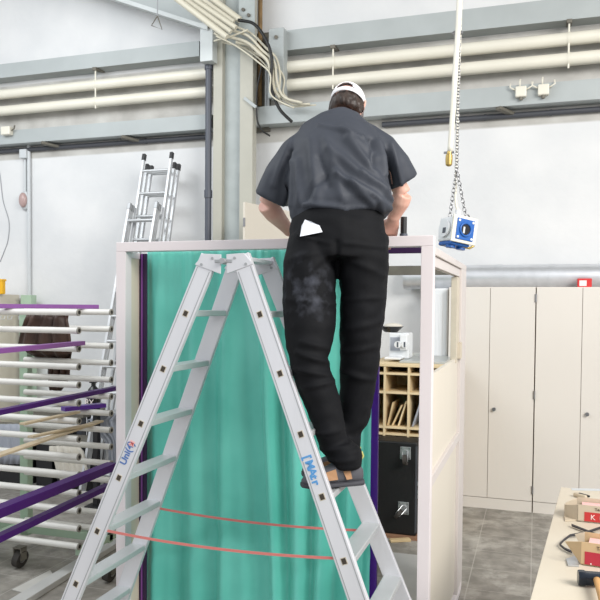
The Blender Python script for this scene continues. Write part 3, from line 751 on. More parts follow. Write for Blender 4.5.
obj('lid', MB().bb(p0.x-.006, p1.x+.006, 6.844, 6.916, at(2,281,Y=6.85).z, at(2,279,Y=6.85).z), M['yellow'], t, bevel=.004)
# low workbench with clutter behind the rack
zb = at(60, 412, Y=6.35).z
p0 = at(36, 412, Y=6.4).x; p1 = at(80, 412, Y=6.3).x
t = thing('low_bench', 'dark low bench standing behind the rack', 'bench', ((p0+p1)/2, 6.5, 0))
obj('top', MB().bb(p0, p1, 6.35, 6.85, zb-.05, zb), M['dark_plate'], t, bevel=.004)
obj('front_panel', MB().bb(p0+.05, p1-.05, 6.46, 6.48, .06, zb-.06), M['black_plastic'], t)
obj('shelf', MB().bb(p0+.05, p1-.05, 6.48, 6.85, .18, .22), M['dark_plate'], t)
for xx in (p0+.06, (p0+p1)/2+.1, p1-.06):
    for yy in (6.40, 6.80): obj('leg', MB().bb(xx-.03, xx+.03, yy-.03, yy+.03, 0, zb-.05), M['black_pipe'], t)
def lathe(prof, c, seg=20):
    mb = MB(); mb.loft([[V(c)+V((r*math.cos(q), r*math.sin(q), z)) for q in [2*PI*k/seg for k in range(seg)]] for r, z in prof]); return mb
zst = at(94, 412, Y=5.62).z
sa = at(86.5, 412, Y=5.56).x; sb = at(99, 412, Y=5.56).x
t = thing('bottle_stand', 'narrow dark stand under the black spray bottle', 'stand', ((sa+sb)/2, 5.62, 0))
obj('post', MB().bb((sa+sb)/2-.025, (sa+sb)/2+.025, 5.595, 5.645, .02, zst-.02), M['black_plastic'], t, bevel=.003)
obj('top_plate', MB().bb(sa, sb, 5.55, 5.68, zst-.02, zst), M['black_plastic'], t, bevel=.003)
obj('foot_plate', MB().bb(sa-.02, sb+.02, 5.55, 5.69, 0, .02), M['black_plastic'], t, bevel=.003)
pb = at(93.5, 392, Y=5.62); zb = zst
t = thing('spray_bottle', 'black spray bottle with white lettering behind the rack arms', 'bottle', (pb.x, 5.62, zb))
hb = at(94, 383, Y=5.62).z-zb
obj('bottle', lathe([(.055,0),(.062,.01),(.062,hb*.62),(.045,hb*.8),(.02,hb*.9),(.02,hb)], (pb.x,5.62,zb)), M['black_gloss'], t, smooth='auto')
obj('spray_head', MB().bb(pb.x-.035,pb.x+.03,5.60,5.64,zb+hb,zb+hb+.05).bb(pb.x-.055,pb.x-.035,5.61,5.63,zb+hb+.02,zb+hb+.04), M['black_gloss'], t, bevel=.005)
link('lettering', text_mesh('8X', .08, frame(V((pb.x,5.62-.0635,zb+hb*.35)), (1,0,0), (0,0,1))), M['white_print'], t)
# grey-blue plastic bin bag / sheet right
cloth('grey_sheet', [(414,106,120),(420,88,121),(430,92,121),(440,104,121),(452,108,121),(468,110,121),(492,110,121),(512,110,121),(530,110,121)], 5.72, .02, M['grey_plastic'], 'grey blue plastic sheet hanging beside the booth left edge', 'sheet', th=.012)
cloth('white_sheet', [(446,50,78),(452,50,82),(460,53,85),(470,55,88),(478,58,90),(486,60,72)], 5.90, .02, M['white_cloth'], 'off white cloth draped behind the middle of the rack', 'cloth', th=.012)
cloth('white_sheet', [(424,-10,20),(432,-10,22),(446,-10,23),(456,-10,22),(464,-10,20)], 5.98, .012, M['grey_plastic'], 'pale grey sheet behind the rack at the left edge', 'cloth', th=.012)
for i, (x0, x1, y0, z1_, lb) in enumerate(((-16, 25, 6.02, at(10,426,Y=6.1).z, 'dark crate under the pale sheet at left edge behind the rack'), (36, 52, 6.08, .58, 'dark crate on the floor behind the rack, left of two'), (57, 92, 6.08, .50, 'dark crate on the floor behind the rack, right of two'))):
    a = at(x0, 470, Y=y0).x; b = at(x1, 470, Y=y0).x; z0_ = 0
    t = thing('tool_crate', lb, 'crate', ((a+b)/2, y0+.12, z0_))
    obj('body', MB().bb(a, b, y0, y0+.24, z0_, z1_), M['black_plastic'], t, bevel=.006)
    obj('rim', MB().bb(a-.008, b+.008, y0-.008, y0+.248, z1_-.03, z1_+.004), M['dark_plate'], t, bevel=.004)
# items on the floor at left
a = at(6, 610, Z=.02); b = at(122, 538, Z=.02)
tag(obj('floor_plank', MB().bar(a, b, .10, .04), M['plank'], bevel=.003, origin=(a+b)/2), 'long pale metal plank on the floor behind the step ladder', 'plank')
poly = [at(x, y, Z=.001) for x, y in ((12,590),(50,570.5),(53,575),(48,584),(27,594))]
tag(obj('scrap_sheet', MB().prism(poly, (0,0,.004)), M['sheet_floor']), 'scrap of pale sheet lying on the floor below the rack', 'scrap')
a = at(80, 522, Z=.25); b = at(96, 514, Z=.25)
# ================================================================== EXTENSION LADDERS ON THE WALL
def rung_ladder(name, pt_l, pt_r, Yt, Yb, sections, label, capm, rw=.028, rd=.034, gap=.058, drop=.10):
    A = at(*pt_l, Y=Yt); B = at(*pt_r, Y=Yt); B.z = A.z
    t = thing(name, label, 'ladder', ((A.x+B.x)/2, Yb, 0))
    lean = V((0, Yb-Yt, -A.z)).normalized(); nrm = V((0, -lean.z, lean.y)).normalized()
    if nrm.y < 0: nrm = -nrm
    for s in range(sections):
        off = V((0, gap*s*1.6, 0))
        ins = 0.
        a0 = A+off+V((ins,0,0))+lean*(drop*(1 if s > 0 else 0)); b0 = B+off+V((-ins,0,0))*(-1 if False else 1)+lean*(drop*(1 if s > 0 else 0))
        L = (A.z-.01)/abs(lean.z)-drop*(1 if s > 0 else 0)-(off.z if False else 0)
        for p in (a0, b0):
            e = p+lean*L
            e = p+lean*((p.z-.012)/abs(lean.z))
            rl = obj('rail', MB().bar(p, e, rw, rd, up=nrm), M['alu_grey'], t, bevel=.003)
            obj('end_cap', MB().bar(p-lean*.008, p+lean*.065, rw+.008, rd+.008, up=nrm), capm, rl, bevel=.004)
        k = 0; dd = .19-(drop if s > 0 else 0)
        while dd < L-.1:
            obj('rung', MB().cyl(a0+lean*dd, b0+lean*dd, .015, 10), M['alu_grey'], t, smooth='auto'); dd += .262
    return t
rung_ladder('extension_ladder', (144.5,155), (172,155), 6.98, 6.05, 3, 'tall aluminium extension ladder with black end caps leaning on wall', M['black_plastic'])
rung_ladder('wall_ladder', (130,204), (157,203), 6.72, 5.82, 2, 'shorter aluminium ladder leaning in front of the tall one', M['alu_dark'], gap=.035, drop=.02)
# ================================================================== INSIDE / BEHIND THE BOOTH
YS = 5.95
zs = at(400, 364, Y=YS).z
x0 = at(368, 400, Y=YS).x; x1 = at(441, 400, Y=YS).x
t = thing('pigeonhole_shelf', 'pale plywood pigeonhole shelf bench seen through the booth', 'shelf', ((x0+x1)/2, YS+.3, 0))
obj('back_board', MB().bb(x0, x1, YS+.52, YS+.54, 0, zs-.03), M['ply'], t)
obj('bench_top', MB().bb(x0-.02, x1+.02, YS-.005, YS+.95, zs-.025, zs), M['ply'], t, bevel=.003)
for z in (at(400,374,Y=YS).z, at(400,393,Y=YS).z, at(400,428,Y=YS).z, at(400,433.5,Y=YS).z-.01, .6, .3, .05):
    obj('shelf_board', MB().bb(x0, x1, YS, YS+.52, z-.009, z+.009), M['ply'], t)
for px in (368.6, 384.5, 408.5, 432, 440.5):
    xx = at(px, 400, Y=YS).x
    obj('divider', MB().bb(xx-.009, xx+.009, YS-.002, YS+.52, .0, zs-.025), M['ply'], t)
for sx in (-1, 1): pass
for yy in (YS+.9,):
    for xx in (x0+.05, x1-.05): obj('leg', MB().bb(xx-.03,xx+.03,yy-.03,yy+.03,0,zs-.025), M['ply'], t)
tag(obj('grey_worktop', MB().bb(at(398,360,Y=YS+.05).x, x1+.01, YS+.12, YS+.93, zs+.0005, zs+.018), M['grey_top'], bevel=.003), 'grey glossy sheet lying on the pigeonhole shelf', 'sheet')
tag(obj('grey_upstand', MB().bb(at(397,352,Y=YS+.94).x, x1+.06, YS+.94, YS+.96, zs+.001, at(410,352.5,Y=YS+.94).z), M['grey_top']), 'low grey upstand strip at the back of the pigeonhole shelf', 'strip')
# leaning books/boards in the pigeonholes
zsh = at(400,428,Y=YS).z+.010
for i, (px, lean_, hh, mt_, lb) in enumerate(((388.5,.22,.20,'wood','brown board leaning in the pigeonhole, left of three'), (393,.42,.19,'wood','brown board leaning in the pigeonhole, middle of three'), (399,.30,.22,'ply','pale board leaning in the pigeonhole, right of three'), (413,.30,.24,'grey_plastic','grey board leaning in the right hand pigeonhole'))):
    b = at(px, 426, Y=YS+.1); b.z = zsh+.002
    a = b+V((math.sin(lean_)*hh, .0, math.cos(lean_)*hh))
    tag(obj('stored_board', MB().prism([V((b.x,YS+.03,b.z)), V((b.x+.014,YS+.03,b.z)), V((a.x+.014,YS+.03,a.z)), V((a.x,YS+.03,a.z))], (0,.3,0)), M[mt_]), lb, 'board', 'boards stored in the pigeonholes')
# white twin-dial appliance on the bench
p = at(397, 352, Y=YS+.22); hA = at(397,331,Y=YS+.22).z
xa_ = at(386,350,Y=YS+.22).x; xb_ = at(401,350,Y=YS+.22).x; xe_ = at(408,350,Y=YS+.30).x
t = thing('white_appliance', 'white twin dial machine on the pigeonhole shelf', 'appliance', ((xa_+xe_)/2, YS+.3, zs+.018))
obj('body', MB().bb(xa_, xe_, YS+.34, YS+.55, zs+.019, hA-.02), M['white_plastic'], t, bevel=.012)
obj('spout_block', MB().bb(xb_-.02, xe_, YS+.26, YS+.34, zs+.10, hA-.03), M['white_plastic'], t, bevel=.01)
obj('base_plate', MB().bb(xa_-.01, xb_-.0, YS+.2, YS+.34, zs+.019, zs+.04), M['white_plastic'], t, bevel=.006)
obj('clear_panel', MB().bb(xa_+.015, xb_-.03, YS+.332, YS+.34, zs+.09, hA-.06), M['grey_plastic'], t)
for px in (398, 405):
    k = at(px, 344.5, Y=YS+.26)
    obj('dial', MB().cyl(k, k+V((0,-.02,0)), .030, 20), M['white_plastic'], t, smooth='auto')
    obj('dial_mark', MB().box(k+V((0,-.022,0)), (.012,.006,.045)), M['dark_pipe'], t)
kz = hA-.02
t = thing('dark_bowl', 'dark shallow bowl with cloth on top of the white machine', 'bowl', (at(391,330,Y=YS+.45).x, YS+.45, kz))
bc = (at(391,330,Y=YS+.45).x, YS+.45, kz)
obj('bowl', lathe([(.05,.001),(.06,.004),(.105,.045),(.115,.052),(.108,.054),(.06,.02),(.0005,.012)], bc), M['black_gloss'], t, smooth='auto')
obj('rag', MB().ell((bc[0]+.02,bc[1],kz+.055), (.085,.06,.028)), M['white_cloth'], t, smooth=True)
# flight case
YF = 5.70
x0 = at(373, 500, Y=YF).x; x1 = at(416.5, 500, Y=YF).x; zf1 = at(396,441.5,Y=YF).z; zf0 = at(396,534.5,Y=YF).z
zf0 = max(.02, zf0)
t = thing('flight_case', 'black flight case standing on end with two castors facing out', 'case', ((x0+x1)/2, YF+.1, zf0))
obj('body', MB().bb(x0, x1, YF, YF+.235, zf0, zf1), M['flight'], t, bevel=.012)
obj('edge_trim', MB().bb(x1-.012, x1+.003, YF-.003, YF+.02, zf0+.03, zf1-.03), M['black_pipe'], t)
for (px, py, rot) in ((405.5, 457, .15), (403.5, 512, -.7)):
    k = at(px, py-4, Y=YF)
    pl = obj('castor_plate', MB().box(k+V((0,-.003,0)), (.085,.006,.10)), M['zinc'], t, bevel=.002)
    for dx in (-.032,.032):
        for dz in (-.038,.038): obj('bolt', MB().cyl(k+V((dx,-.006,dz)), k+V((dx,-.011,dz)), .006, 8), M['steel'], pl)
    dv = V((math.sin(rot), 0, -math.cos(rot)))
    sdv = V((math.cos(rot), 0, math.sin(rot)))
    obj('swivel', MB().cyl(k+V((0,-.006,0)), k+V((0,-.024,0)), .028, 16), M['zinc'], pl, smooth='auto')
    wc = k+dv*.045+V((0,-.06,0))
    for sg in (-1, 1):
        obj('fork', MB().prism([k+V((0,-.022,0))+sdv*sg*.019+dv*-.02, k+V((0,-.022,0))+sdv*sg*.019+dv*.03, wc+sdv*sg*.019+dv*.014, wc+sdv*sg*.019-dv*.014], sdv*sg*.003), M['zinc'], pl)
    obj('castor_wheel', MB().cyl(wc-sdv*.014, wc+sdv*.014, .042, 20), M['wheel'], pl, smooth='auto')
for i, py in enumerate((484, 492, 497)):
    k = at(417.5, py, Y=YF-.0); obj('latch', MB().box(k+V((.004,.03,0)), (.014,.05,.03)), M['zinc'], t)
# plank the case stands on, sticks on floor
a = at(360, 536, Y=YF); 
tag(obj('base_board', MB().bb(at(352,540,Y=YF-.02).x, at(428,540,Y=YF-.02).x, YF-.05, YF+.24, .0, zf0-.0005), M['board_brown']), 'reddish brown board under the black flight case', 'board')
a = at(390, 540.5, Z=.012); b = at(410, 539.5, Z=.012)
tag(obj('wood_offcut', MB().bar(a, b, .05, .02), M['wood'], bevel=.002), 'pale wood offcut on the floor before the flight case', 'offcut')
poly = [at(x, y, Z=.001) for x, y in ((384,552),(421,556),(424,612),(400,612))]
tag(obj('pale_sheet', MB().prism(poly, (0,0,.005)), M['plank']), 'pale grey sheet lying on the floor inside the booth', 'sheet')
# ================================================================== WORKTABLE (right foreground)
ZTB = .90
A = at(561, 487, Z=ZTB); B = at(529, 604, Z=ZTB)
dt = (A-B).normalized(); rt = V((dt.y, -dt.x, 0)).normalized()
B2 = B-dt*.35
wt = thing('worktable', 'cream topped worktable in the right foreground', 'table', ((A.x+B.x)/2+.4, (A.y+B.y)/2, 0))
W = .95
obj('tabletop', MB().prism([B2-V((0,0,.03)), A-V((0,0,.03)), A+rt*W-V((0,0,.03)), B2+rt*W-V((0,0,.03))], (0,0,.03)), M['table'], wt, bevel=.002)
for q in (B2+dt*.08+rt*.45, A-dt*.1+rt*.45, B2+dt*.08+rt*(W-.08), A-dt*.1+rt*(W-.08)):
    obj('leg', MB().bb(q.x-.03,q.x+.03,q.y-.03,q.y+.03,0,ZTB-.03), M['black_pipe'], wt)
# cardboard trays
def carton(name, pts_px, h, label, mt, lab, tilt, textpos, big, curved, grp=None):
    # front-left corner of the side, along the front edge to the right; the left end folds to a point
    a = at(*pts_px[0], Z=ZTB); b = at(*pts_px[1], Z=ZTB); b = b+(b-a)*1.6
    f = (b-a).normalized(); g = V((-f.y, f.x, 0)); L = (b-a).length; D = .135
    t = thing(name, label, 'carton', (a+b)/2+g*D/2)
    up = V((0,0,1)); z0 = V((0,0,.002))
    th = .004
    obj('front_side', MB().prism([a+z0, b+z0, b+z0+up*h, a+z0+up*h-f*.0], g*th), mt, t)
    obj('back_side', MB().prism([a+g*D+z0, b+g*D+z0, b+g*D+z0+up*h, a+g*D+z0+up*h], -g*th), mt, t)
    obj('base', MB().prism([a+z0, b+z0, b+g*D+z0, a+g*D+z0], up*th), mt, t)
    obj('right_end', MB().prism([b+z0, b+g*D+z0, b+g*D+z0+up*h, b+z0+up*h], -f*th), mt, t)
    # lid flap and pointed/curved end
    if curved:
        prof = [a+g*(D*k/8)-f*(.055*math.sin(PI*k/8)) for k in range(9)]
        for p_, q_ in zip(prof, prof[1:]): pass
        mb = MB(); mb.loft([[p_+z0, p_+z0+up*(h*(.97-.25*math.sin(PI*k/8))), p_+z0+up*(h*(.97-.25*math.sin(PI*k/8)))+f*.004, p_+z0+f*.004] for k, p_ in enumerate(prof)])
        obj('end_flap', mb, M['kraft_grey'], t)
    else:
        tip = a-f*.062+g*.035+up*h*.80
        mb = MB(); mb.prism([a+z0, a+z0+up*h, tip], g*.004); obj('end_flap', mb, mt, t)
        tip2 = a-f*.035+g*D*.9
        mb = MB(); mb.prism([a+g*D+z0, a+g*D+z0+up*h, tip2+up*h*.9], -g*.004); obj('end_flap', mb, M['kraft_grey'], t)
    zt_ = h-.024
    obj('contents', MB().prism([a+g*.01+f*.02+up*zt_, b+g*.01+up*zt_, b+g*(D-.01)+up*zt_, a+g*(D-.01)+f*.02+up*zt_], up*.008), M['pink'], t)
    # printed band
    o = a-g*.0012+z0
    x0_ = .012 if not curved else .03
    obj('red_band', MB().prism([o+f*x0_+up*.004, o+f*(L-.01)+up*.004, o+f*(L-.01)+up*h*.60, o+f*x0_+up*h*.60], g*.0008), lab, t)
    fm = frame(o+f*(x0_+.062)+up*h*.80-g*.0008, f, up)
    link('print', text_mesh('Texm', h*.22, fm), M['black_print'], t)
    if big:
        fm = frame(o+f*(x0_+.035)+up*h*.31-g*.0010, f, up); link('print', text_mesh('K', h*.42, fm), M['white_print'], t)
        fm = frame(o+f*(x0_+.088)+up*h*.31-g*.0010, f, up); link('print', text_mesh('DBO', h*.32, fm), M['white_print'], t)
    else:
        fm = frame(o+f*(x0_+.022)+up*h*.22-g*.0010, f, up); link('print', text_mesh('.', h*.5, fm), M['white_print'], t)
    return t, a, f, g
c1 = carton('cardboard_carton', ((577,521.5),(600,524)), .075, 'cardboard carton with curved open end and red band, farther on worktable', M['kraft_grey'], M['red_label'], 0, None, True, True)
c2 = carton('cardboard_carton', ((581,565),(600,568)), .085, 'cardboard carton with pointed end flap and crimson band, beside the hammer', M['kraft'], M['red_label2'], 0, None, False, False)
# flat metal offcuts under the cartons
def flat(name, px, h, mt, label, cat_):
    poly = [at(x, y, Z=ZTB+.0006) for x, y in px]; return tag(obj(name, MB().prism(poly, (0,0,h)), mt, bevel=.0008), label, cat_)
flat('metal_plate', ((566,560),(577,556.5),(579,567),(568,566.5)), .006, M['zinc'], 'small silver metal plate left of the pointed carton', 'plate')
flat('cardboard_flap', ((564,517),(575,514),(577,521),(565,521.5)), .006, M['kraft_grey'], 'small cardboard piece under the curved carton end', 'cardboard')
# knife at the back
a = at(574.5, 494, Z=ZTB+.012); b = at(587, 497.5, Z=ZTB+.012)
t = thing('utility_knife', 'grey utility knife lying at the far end of worktable', 'knife', (a+b)/2-V((0,0,.012)))
obj('handle', MB().bar(a, b, .026, .020), M['kraft_grey'], t, bevel=.006)
obj('grip', MB().bar(a.lerp(b,.35)+V((0,.004,.008)), b+V((.012,0,.006)), .012, .010), M['black_plastic'], t, bevel=.003)
poly = [at(x, y, Z=ZTB+.0006) for x, y in ((571,488.3),(600,489),(600,491),(572,490.3))]
tag(obj('paper_strip', MB().prism(poly, (0,0,.001)), M['conduit']), 'printed paper strip at the far edge of worktable', 'paper')
# rubber straps
zz_ = ZTB+.010
def strap_t(px, w, label):
    pts = [at(x, y, Z=zz_+dz) for x, y, dz in px]
    mb = MB(); 
    mb.loft([[p+V((0,-w/2,-.003)), p+V((0,w/2,-.003)), p+V((0,w/2,.003)), p+V((0,-w/2,.003))] for p in pts])
    tag(obj('rubber_strap', mb, M['rubber'], origin=pts[0]), label, 'strap', 'black rubber straps on the worktable')
strap_t([(571.5,525,0),(583,529.5,0),(592,533,0),(602,537,0)], .022, 'short black rubber strap slanting between the two cartons')
strap_t([(610,524.5,.012),(598,528.5,.010),(586,532.5,.006),(570,535.5,.002),(564,540,0),(559.5,544.5,0),(565,549,0),(572,552,0)], .018, 'long black rubber strap bent in a loop left of the pointed carton')
# hammer
a = at(578, 577.5, Z=ZTB+.028); b = at(612, 578, Z=ZTB+.028); b.y = a.y+(b.y-a.y)*.4
f = (b-a).normalized(); g = V((-f.y, f.x, 0))
t = thing('hammer', 'black headed hammer with wooden handle on worktable', 'hammer', (a+b)/2-V((0,0,.028)))
L = .15
hd = obj('head', MB().loft([[a+f*x+g*(s*.020*w_)+V((0,0,.024*q*w_)) for s, q in ((-1,-.6),(-.6,-1),(.6,-1),(1,-.6),(1,.6),(.6,1),(-.6,1),(-1,.6))] for x, w_ in ((0,.92),(.006,1.0),(.022,1.0),(.024,.9),(.12,.9),(.122,1),(L-.006,1),(L,.92))]), M['hammer_steel'], t, smooth='auto')
hs = a+f*.058-g*.012
he = at(612, 640, Z=ZTB+.022)
obj('handle', MB().tube([hs+V((0,0,.004)), hs.lerp(he,.35)+V((0,0,.004)), he], [(.012,.010),(.011,.010),(.015,.012)], 12), M['handle_wood'], t, smooth='auto')
# ================================================================== HANGING OUTLET, HOSE, CABLE
DH = 4.05
pc = at(455.5, 231, D=DH)
t = thing('power_outlet_cube', 'blue and white power outlet cube hanging on chains beside the man', 'power outlet', pc-V((0,0,.08)))
fwd = V((R[2][0], R[2][1], 0)).normalized(); rgt = V((fwd.y, -fwd.x, 0))
yaw = .42; tilt = -.14
fx = (rgt*math.cos(yaw)+fwd*math.sin(yaw)).normalized()      # along the blue face
fn = (-(fwd*math.cos(yaw)-rgt*math.sin(yaw))).normalized()   # out of the blue face
upv = V((0,0,1)); fxt = (fx*math.cos(tilt)+upv*math.sin(tilt)).normalized(); upt = fn.cross(fxt); upt = upt*(1 if upt.z > 0 else -1)
rm = Matrix((fxt, -fn, upt)).transposed()
def lc(x, y, z): return pc+rm@V((x, y, z))
S = .068
obj('housing', MB().box(lc(0,.0,0), (2*S,2*S,2*S), rot=rm), M['white_plastic'], t, bevel=.010)
obj('rim_frame', MB().box(lc(.004,-S-.006,.0), (2*S+.028,.014,2*S+.014), rot=rm), M['pipe'], t, bevel=.004)
fp = obj('face_plate', MB().box(lc(.004,-S-.014,0), (.118,.008,.118), rot=rm), M['blue'], t, bevel=.006)
for sx in (-1,1):
    for sz in (-1,1): obj('screw', MB().cyl(lc(.004+sx*.046,-S-.018,sz*.046), lc(.004+sx*.046,-S-.021,sz*.046), .007, 10), M['white_plastic'], fp)
obj('socket_ring', MB().tube([lc(.004+.036*math.cos(q),-S-.020,.036*math.sin(q)) for q in [2*PI*k/24 for k in range(24)]], .006, 8, closed=True), M['blue'], fp, smooth=True)
obj('socket_well', MB().cyl(lc(.004,-S-.018,0), lc(.004,-S-.0195,0), .029, 20), M['black_gloss'], fp)
obj('socket_insert', MB().box(lc(-.008,-S-.020,-.004), (.012,.005,.036), rot=rm), M['conduit'], fp)
obj('side_socket', MB().cyl(lc(-S-.001,0,0), lc(-S-.014,0,0), .048, 20), M['white_plastic'], t, smooth='auto')
obj('side_window', MB().box(lc(-S-.015,-.010,-.012), (.004,.026,.030), rot=rm), M['dark_pipe'], t)
obj('bottom_plate', MB().box(lc(0,0,-S-.010), (.125,.125,.022), rot=rm), M['blue'], t, bevel=.008)
for sx in (-.035,.035): obj('bottom_socket', MB().cyl(lc(sx,-.02,-S-.02), lc(sx,-.02,-S-.034), .026, 14), M['blue'], t, smooth='auto')
obj('hook', MB().tube([lc(.03,-.04,-S-.018), lc(.075,-.05,-S-.020), lc(.098,-.05,-S-.004), lc(.100,-.05,.022-S)], .007, 8), M['brass'], t, smooth=True)
obj('cable_gland', MB().cyl(lc(-.0,0,S-.003), lc(.0,0,S+.05), .016, 12), M['white_plastic'], t, smooth='auto')
top = at(458.0, 190, D=DH)
def chain(a, b, n, parent, name):
    mb = MB(); d = (b-a)/n; u = d.normalized(); s1 = u.cross(V((0,1,0))).normalized(); s2 = u.cross(s1)
    for k in range(n):
        c = a+d*(k+.5); s = s1 if k % 2 == 0 else s2*.8+s1*.5
        mb.tube([c+u*(d.length*.62*math.cos(q))+s*(.0085*math.sin(q)) for q in [2*PI*j/10 for j in range(10)]], .0028, 5, closed=True)
    return obj(name, mb, M['steel'], parent, smooth=True)
ctop = at(456.8, 168, D=DH)
chain(lc(-.05,0,S), ctop, 12, t, 'chain'); chain(lc(.05,-.02,S), ctop, 12, t, 'chain')
obj('eyelet', MB().tube([lc(.055+.014*math.cos(q),-.02,S+.012+.02*math.sin(q)) for q in [2*PI*k/14 for k in range(14)]], .004, 6, closed=True), M['steel'], t, smooth=True)
pz = at(461, -30, D=DH)
obj('suspension_chain', MB(), M['steel'], t) if False else chain(ctop, at(460.5,-30,D=DH), 62, t, 'suspension_chain')
tag(obj('power_cable', MB().tube(cat([lc(0,0,S+.045), at(455.6,198,D=DH+.02), at(456.6,150,D=DH+.03), at(458,100,D=DH+.03), at(460,40,D=DH+.03), at(462,-30,D=DH+.03)]), .0075, 8), M['pipe'], smooth=True), 'cream power cable rising straight from the hanging outlet cube', 'cable')
t = thing('air_hose_drop', 'cream air drop pipe with brass coupling hanging by the chain', 'pipe', at(449,162,D=DH-.05))
obj('tube', MB().tube(cat([at(450,152,D=DH-.05), at(453,110,D=DH-.05), at(456,60,D=DH-.05), at(458.5,20,D=DH-.05), at(460.5,-30,D=DH-.05)]), .0155, 10), M['pipe'], t, smooth=True)
k = at(449.2,155,D=DH-.05); 
obj('coupling', MB().tube([k+V((.002,0,.02)), k+V((0,0,.004)), k+V((0,0,0)), k+V((-.001,0,-.03)), k+V((-.001,0,-.055)), k+V((-.001,0,-.062))], [.013,.014,.019,.020,.018,.010], 12), M['brass'], t, smooth='auto')
obj('valve_tap', MB().bar(k+V((-.03,0,.014)), k+V((.03,0,.014)), .012, .012), M['steel'], t, bevel=.002)
kk = at(457.6,33,D=DH-.02)
obj('pipe_clip', MB().tube([kk+V((.026*math.cos(q),.03*math.sin(q),0)) for q in [2*PI*k_/16 for k_ in range(16)]], .005, 6, closed=True), M['steel'], t)
# ================================================================== PERSON
def PT(px, py, D): return at(px, py, D=D)
PO = V((-.777, 2.90, 1.124))
man = thing('person', 'person in white cap, charcoal shirt and black trousers standing on the step ladder', 'person', PO)
pf = V((-.22, .975, 0)).normalized(); pr = V((pf.y, -pf.x, 0)); up = V((0,0,1))
# joints
pel = PT(337, 228, 3.02); wst = PT(339, 196, 3.06); chs = PT(338, 152, 3.12); nkb = PT(345, 122, 3.20); hdc = PT(348.0, 107.5, 3.32)
shL = PT(304, 139, 3.14); shR = PT(374, 139, 3.14)
elL = PT(266, 204, 3.24); elR = PT(403, 194, 3.19)
wrL = PT(290.5, 232.5, 3.40); wrR = PT(393, 219.5, 3.25)
hpL = PT(313, 240, 3.02); hpR = PT(361, 240, 3.03)
heelL = V((-.672, 2.845, 1.124)); toeL = V((-.868, 2.708, 1.124)); heelR = V((-.722, 3.00, 1.124)); toeR = V((-.925, 2.89, 1.124))
anL = heelL.lerp(toeL, .22)+up*.085; anR = heelR.lerp(toeR, .22)+up*.085
knL = PT(309, 358, 2.94); knR = PT(360, 360, 3.04)
b = MB()
b.tube([pel-up*.06, pel, wst, chs, (chs+nkb)/2, nkb], [(.13,.085),(.145,.10),(.125,.09),(.14,.09),(.11,.07),(.06,.05)], 18, ref=pf)
b.tube([nkb-up*.05, nkb-up*.01+pf*.015, hdc-up*.045-pf*.01], [.062,.054,.050], 14, ref=pf)
# head: looks down and forward
hf = (pf*.86-up*.46+pr*.20).normalized(); hu = (up*.86+pf*.46+pr*.10).normalized(); hr = hf.cross(hu).normalized(); hu = hr.cross(hf)
hm = Matrix((hr, hf, hu)).transposed()
def hc(x, y, z): return hdc+hm@V((x, y, z))*.88
b.ell(hc(0,-.008,.025), (.066,.084,.077), rot=hm)
b.tube([hc(0,.03,.02), hc(0,.045,-.05), hc(0,.06,-.10)], [(.058,.054),(.052,.043),(.028,.024)], 14, ref=hf)
b.tube([hc(0,.088,.012), hc(0,.108,-.022), hc(0,.098,-.034)], [.009,.014,.009], 8)          # nose
b.tube([hc(-.022,.092,-.056), hc(0,.099,-.057), hc(.022,.092,-.056)], [.005,.008,.005], 8)   # lips
b.tube([hc(-.04,.080,.024), hc(0,.090,.022), hc(.04,.080,.024)], [.008,.009,.008], 8)       # brow
for s in (-1, 1):
    b.tube([hc(s*.074,-.004,.020), hc(s*.093,-.014,.012), hc(s*.090,-.008,-.012), hc(s*.072,.002,-.028)], [(.008,.012),(.006,.016),(.006,.015),(.006,.008)], 10)
# arms
for sh, el, wr in ((shL, elL, wrL), (shR, elR, wrR)):
    mid = (sh+el)/2
    b.tube([nkb.lerp(sh,.4)-up*.05, sh-up*.025-(sh-nkb)*.06, mid, el], [.050,.044,.038,.038], 14)
    m1 = el.lerp(wr, .3)
    b.tube([el, m1, el.lerp(wr,.75), wr], [.043,.045,(.033,.030),(.030,.023)], 14)
# hands gripping the top rail of the booth
def hand(wr, side, kn):
    d = (kn-wr).normalized(); acr = V((side, 0, 0)); acr = (acr-d*acr.dot(d)).normalized(); nn = up
    b.tube([wr-d*.02, wr, wr.lerp(kn,.5), kn], [(.028,.022),(.029,.020),(.040,.018),(.043,.015)], 14, ref=nn)
    for i, (o, L) in enumerate(((-.032,.9), (-.011,1.0), (.011,.96), (.031,.78))):
        k0 = kn+acr*(-o)*1.0-d*.012
        k1 = kn+acr*(-o*1.12)+d*.036*L+up*.004
        k2 = k1+d*.014*L-up*.030*L
        k3 = k2-d*.004-up*.024*L
        b.tube([k0, kn+acr*(-o), k1, k2, k3], [.0105,.0105,.0095,.009,.0075], 8)
    t0 = wr.lerp(kn,.25)+acr*.022; t1 = wr.lerp(kn,.5)+acr*.052-up*.004; t2 = wr.lerp(kn,.8)+acr*.064-up*.010; t3 = wr.lerp(kn,1.05)+acr*.058-up*.014
    b.tube([t0,t1,t2,t3], [.015,.013,.0115,.008], 8)
zrail = ZT
kR = V((wrR.x-.03, BY+.055, zrail+.022)); wrR2 = wrR
kL = V((wrL.x+.02, BY+.085, zrail+.020))
hand(wrL, 1, kL); hand(wrR, -1, kR)
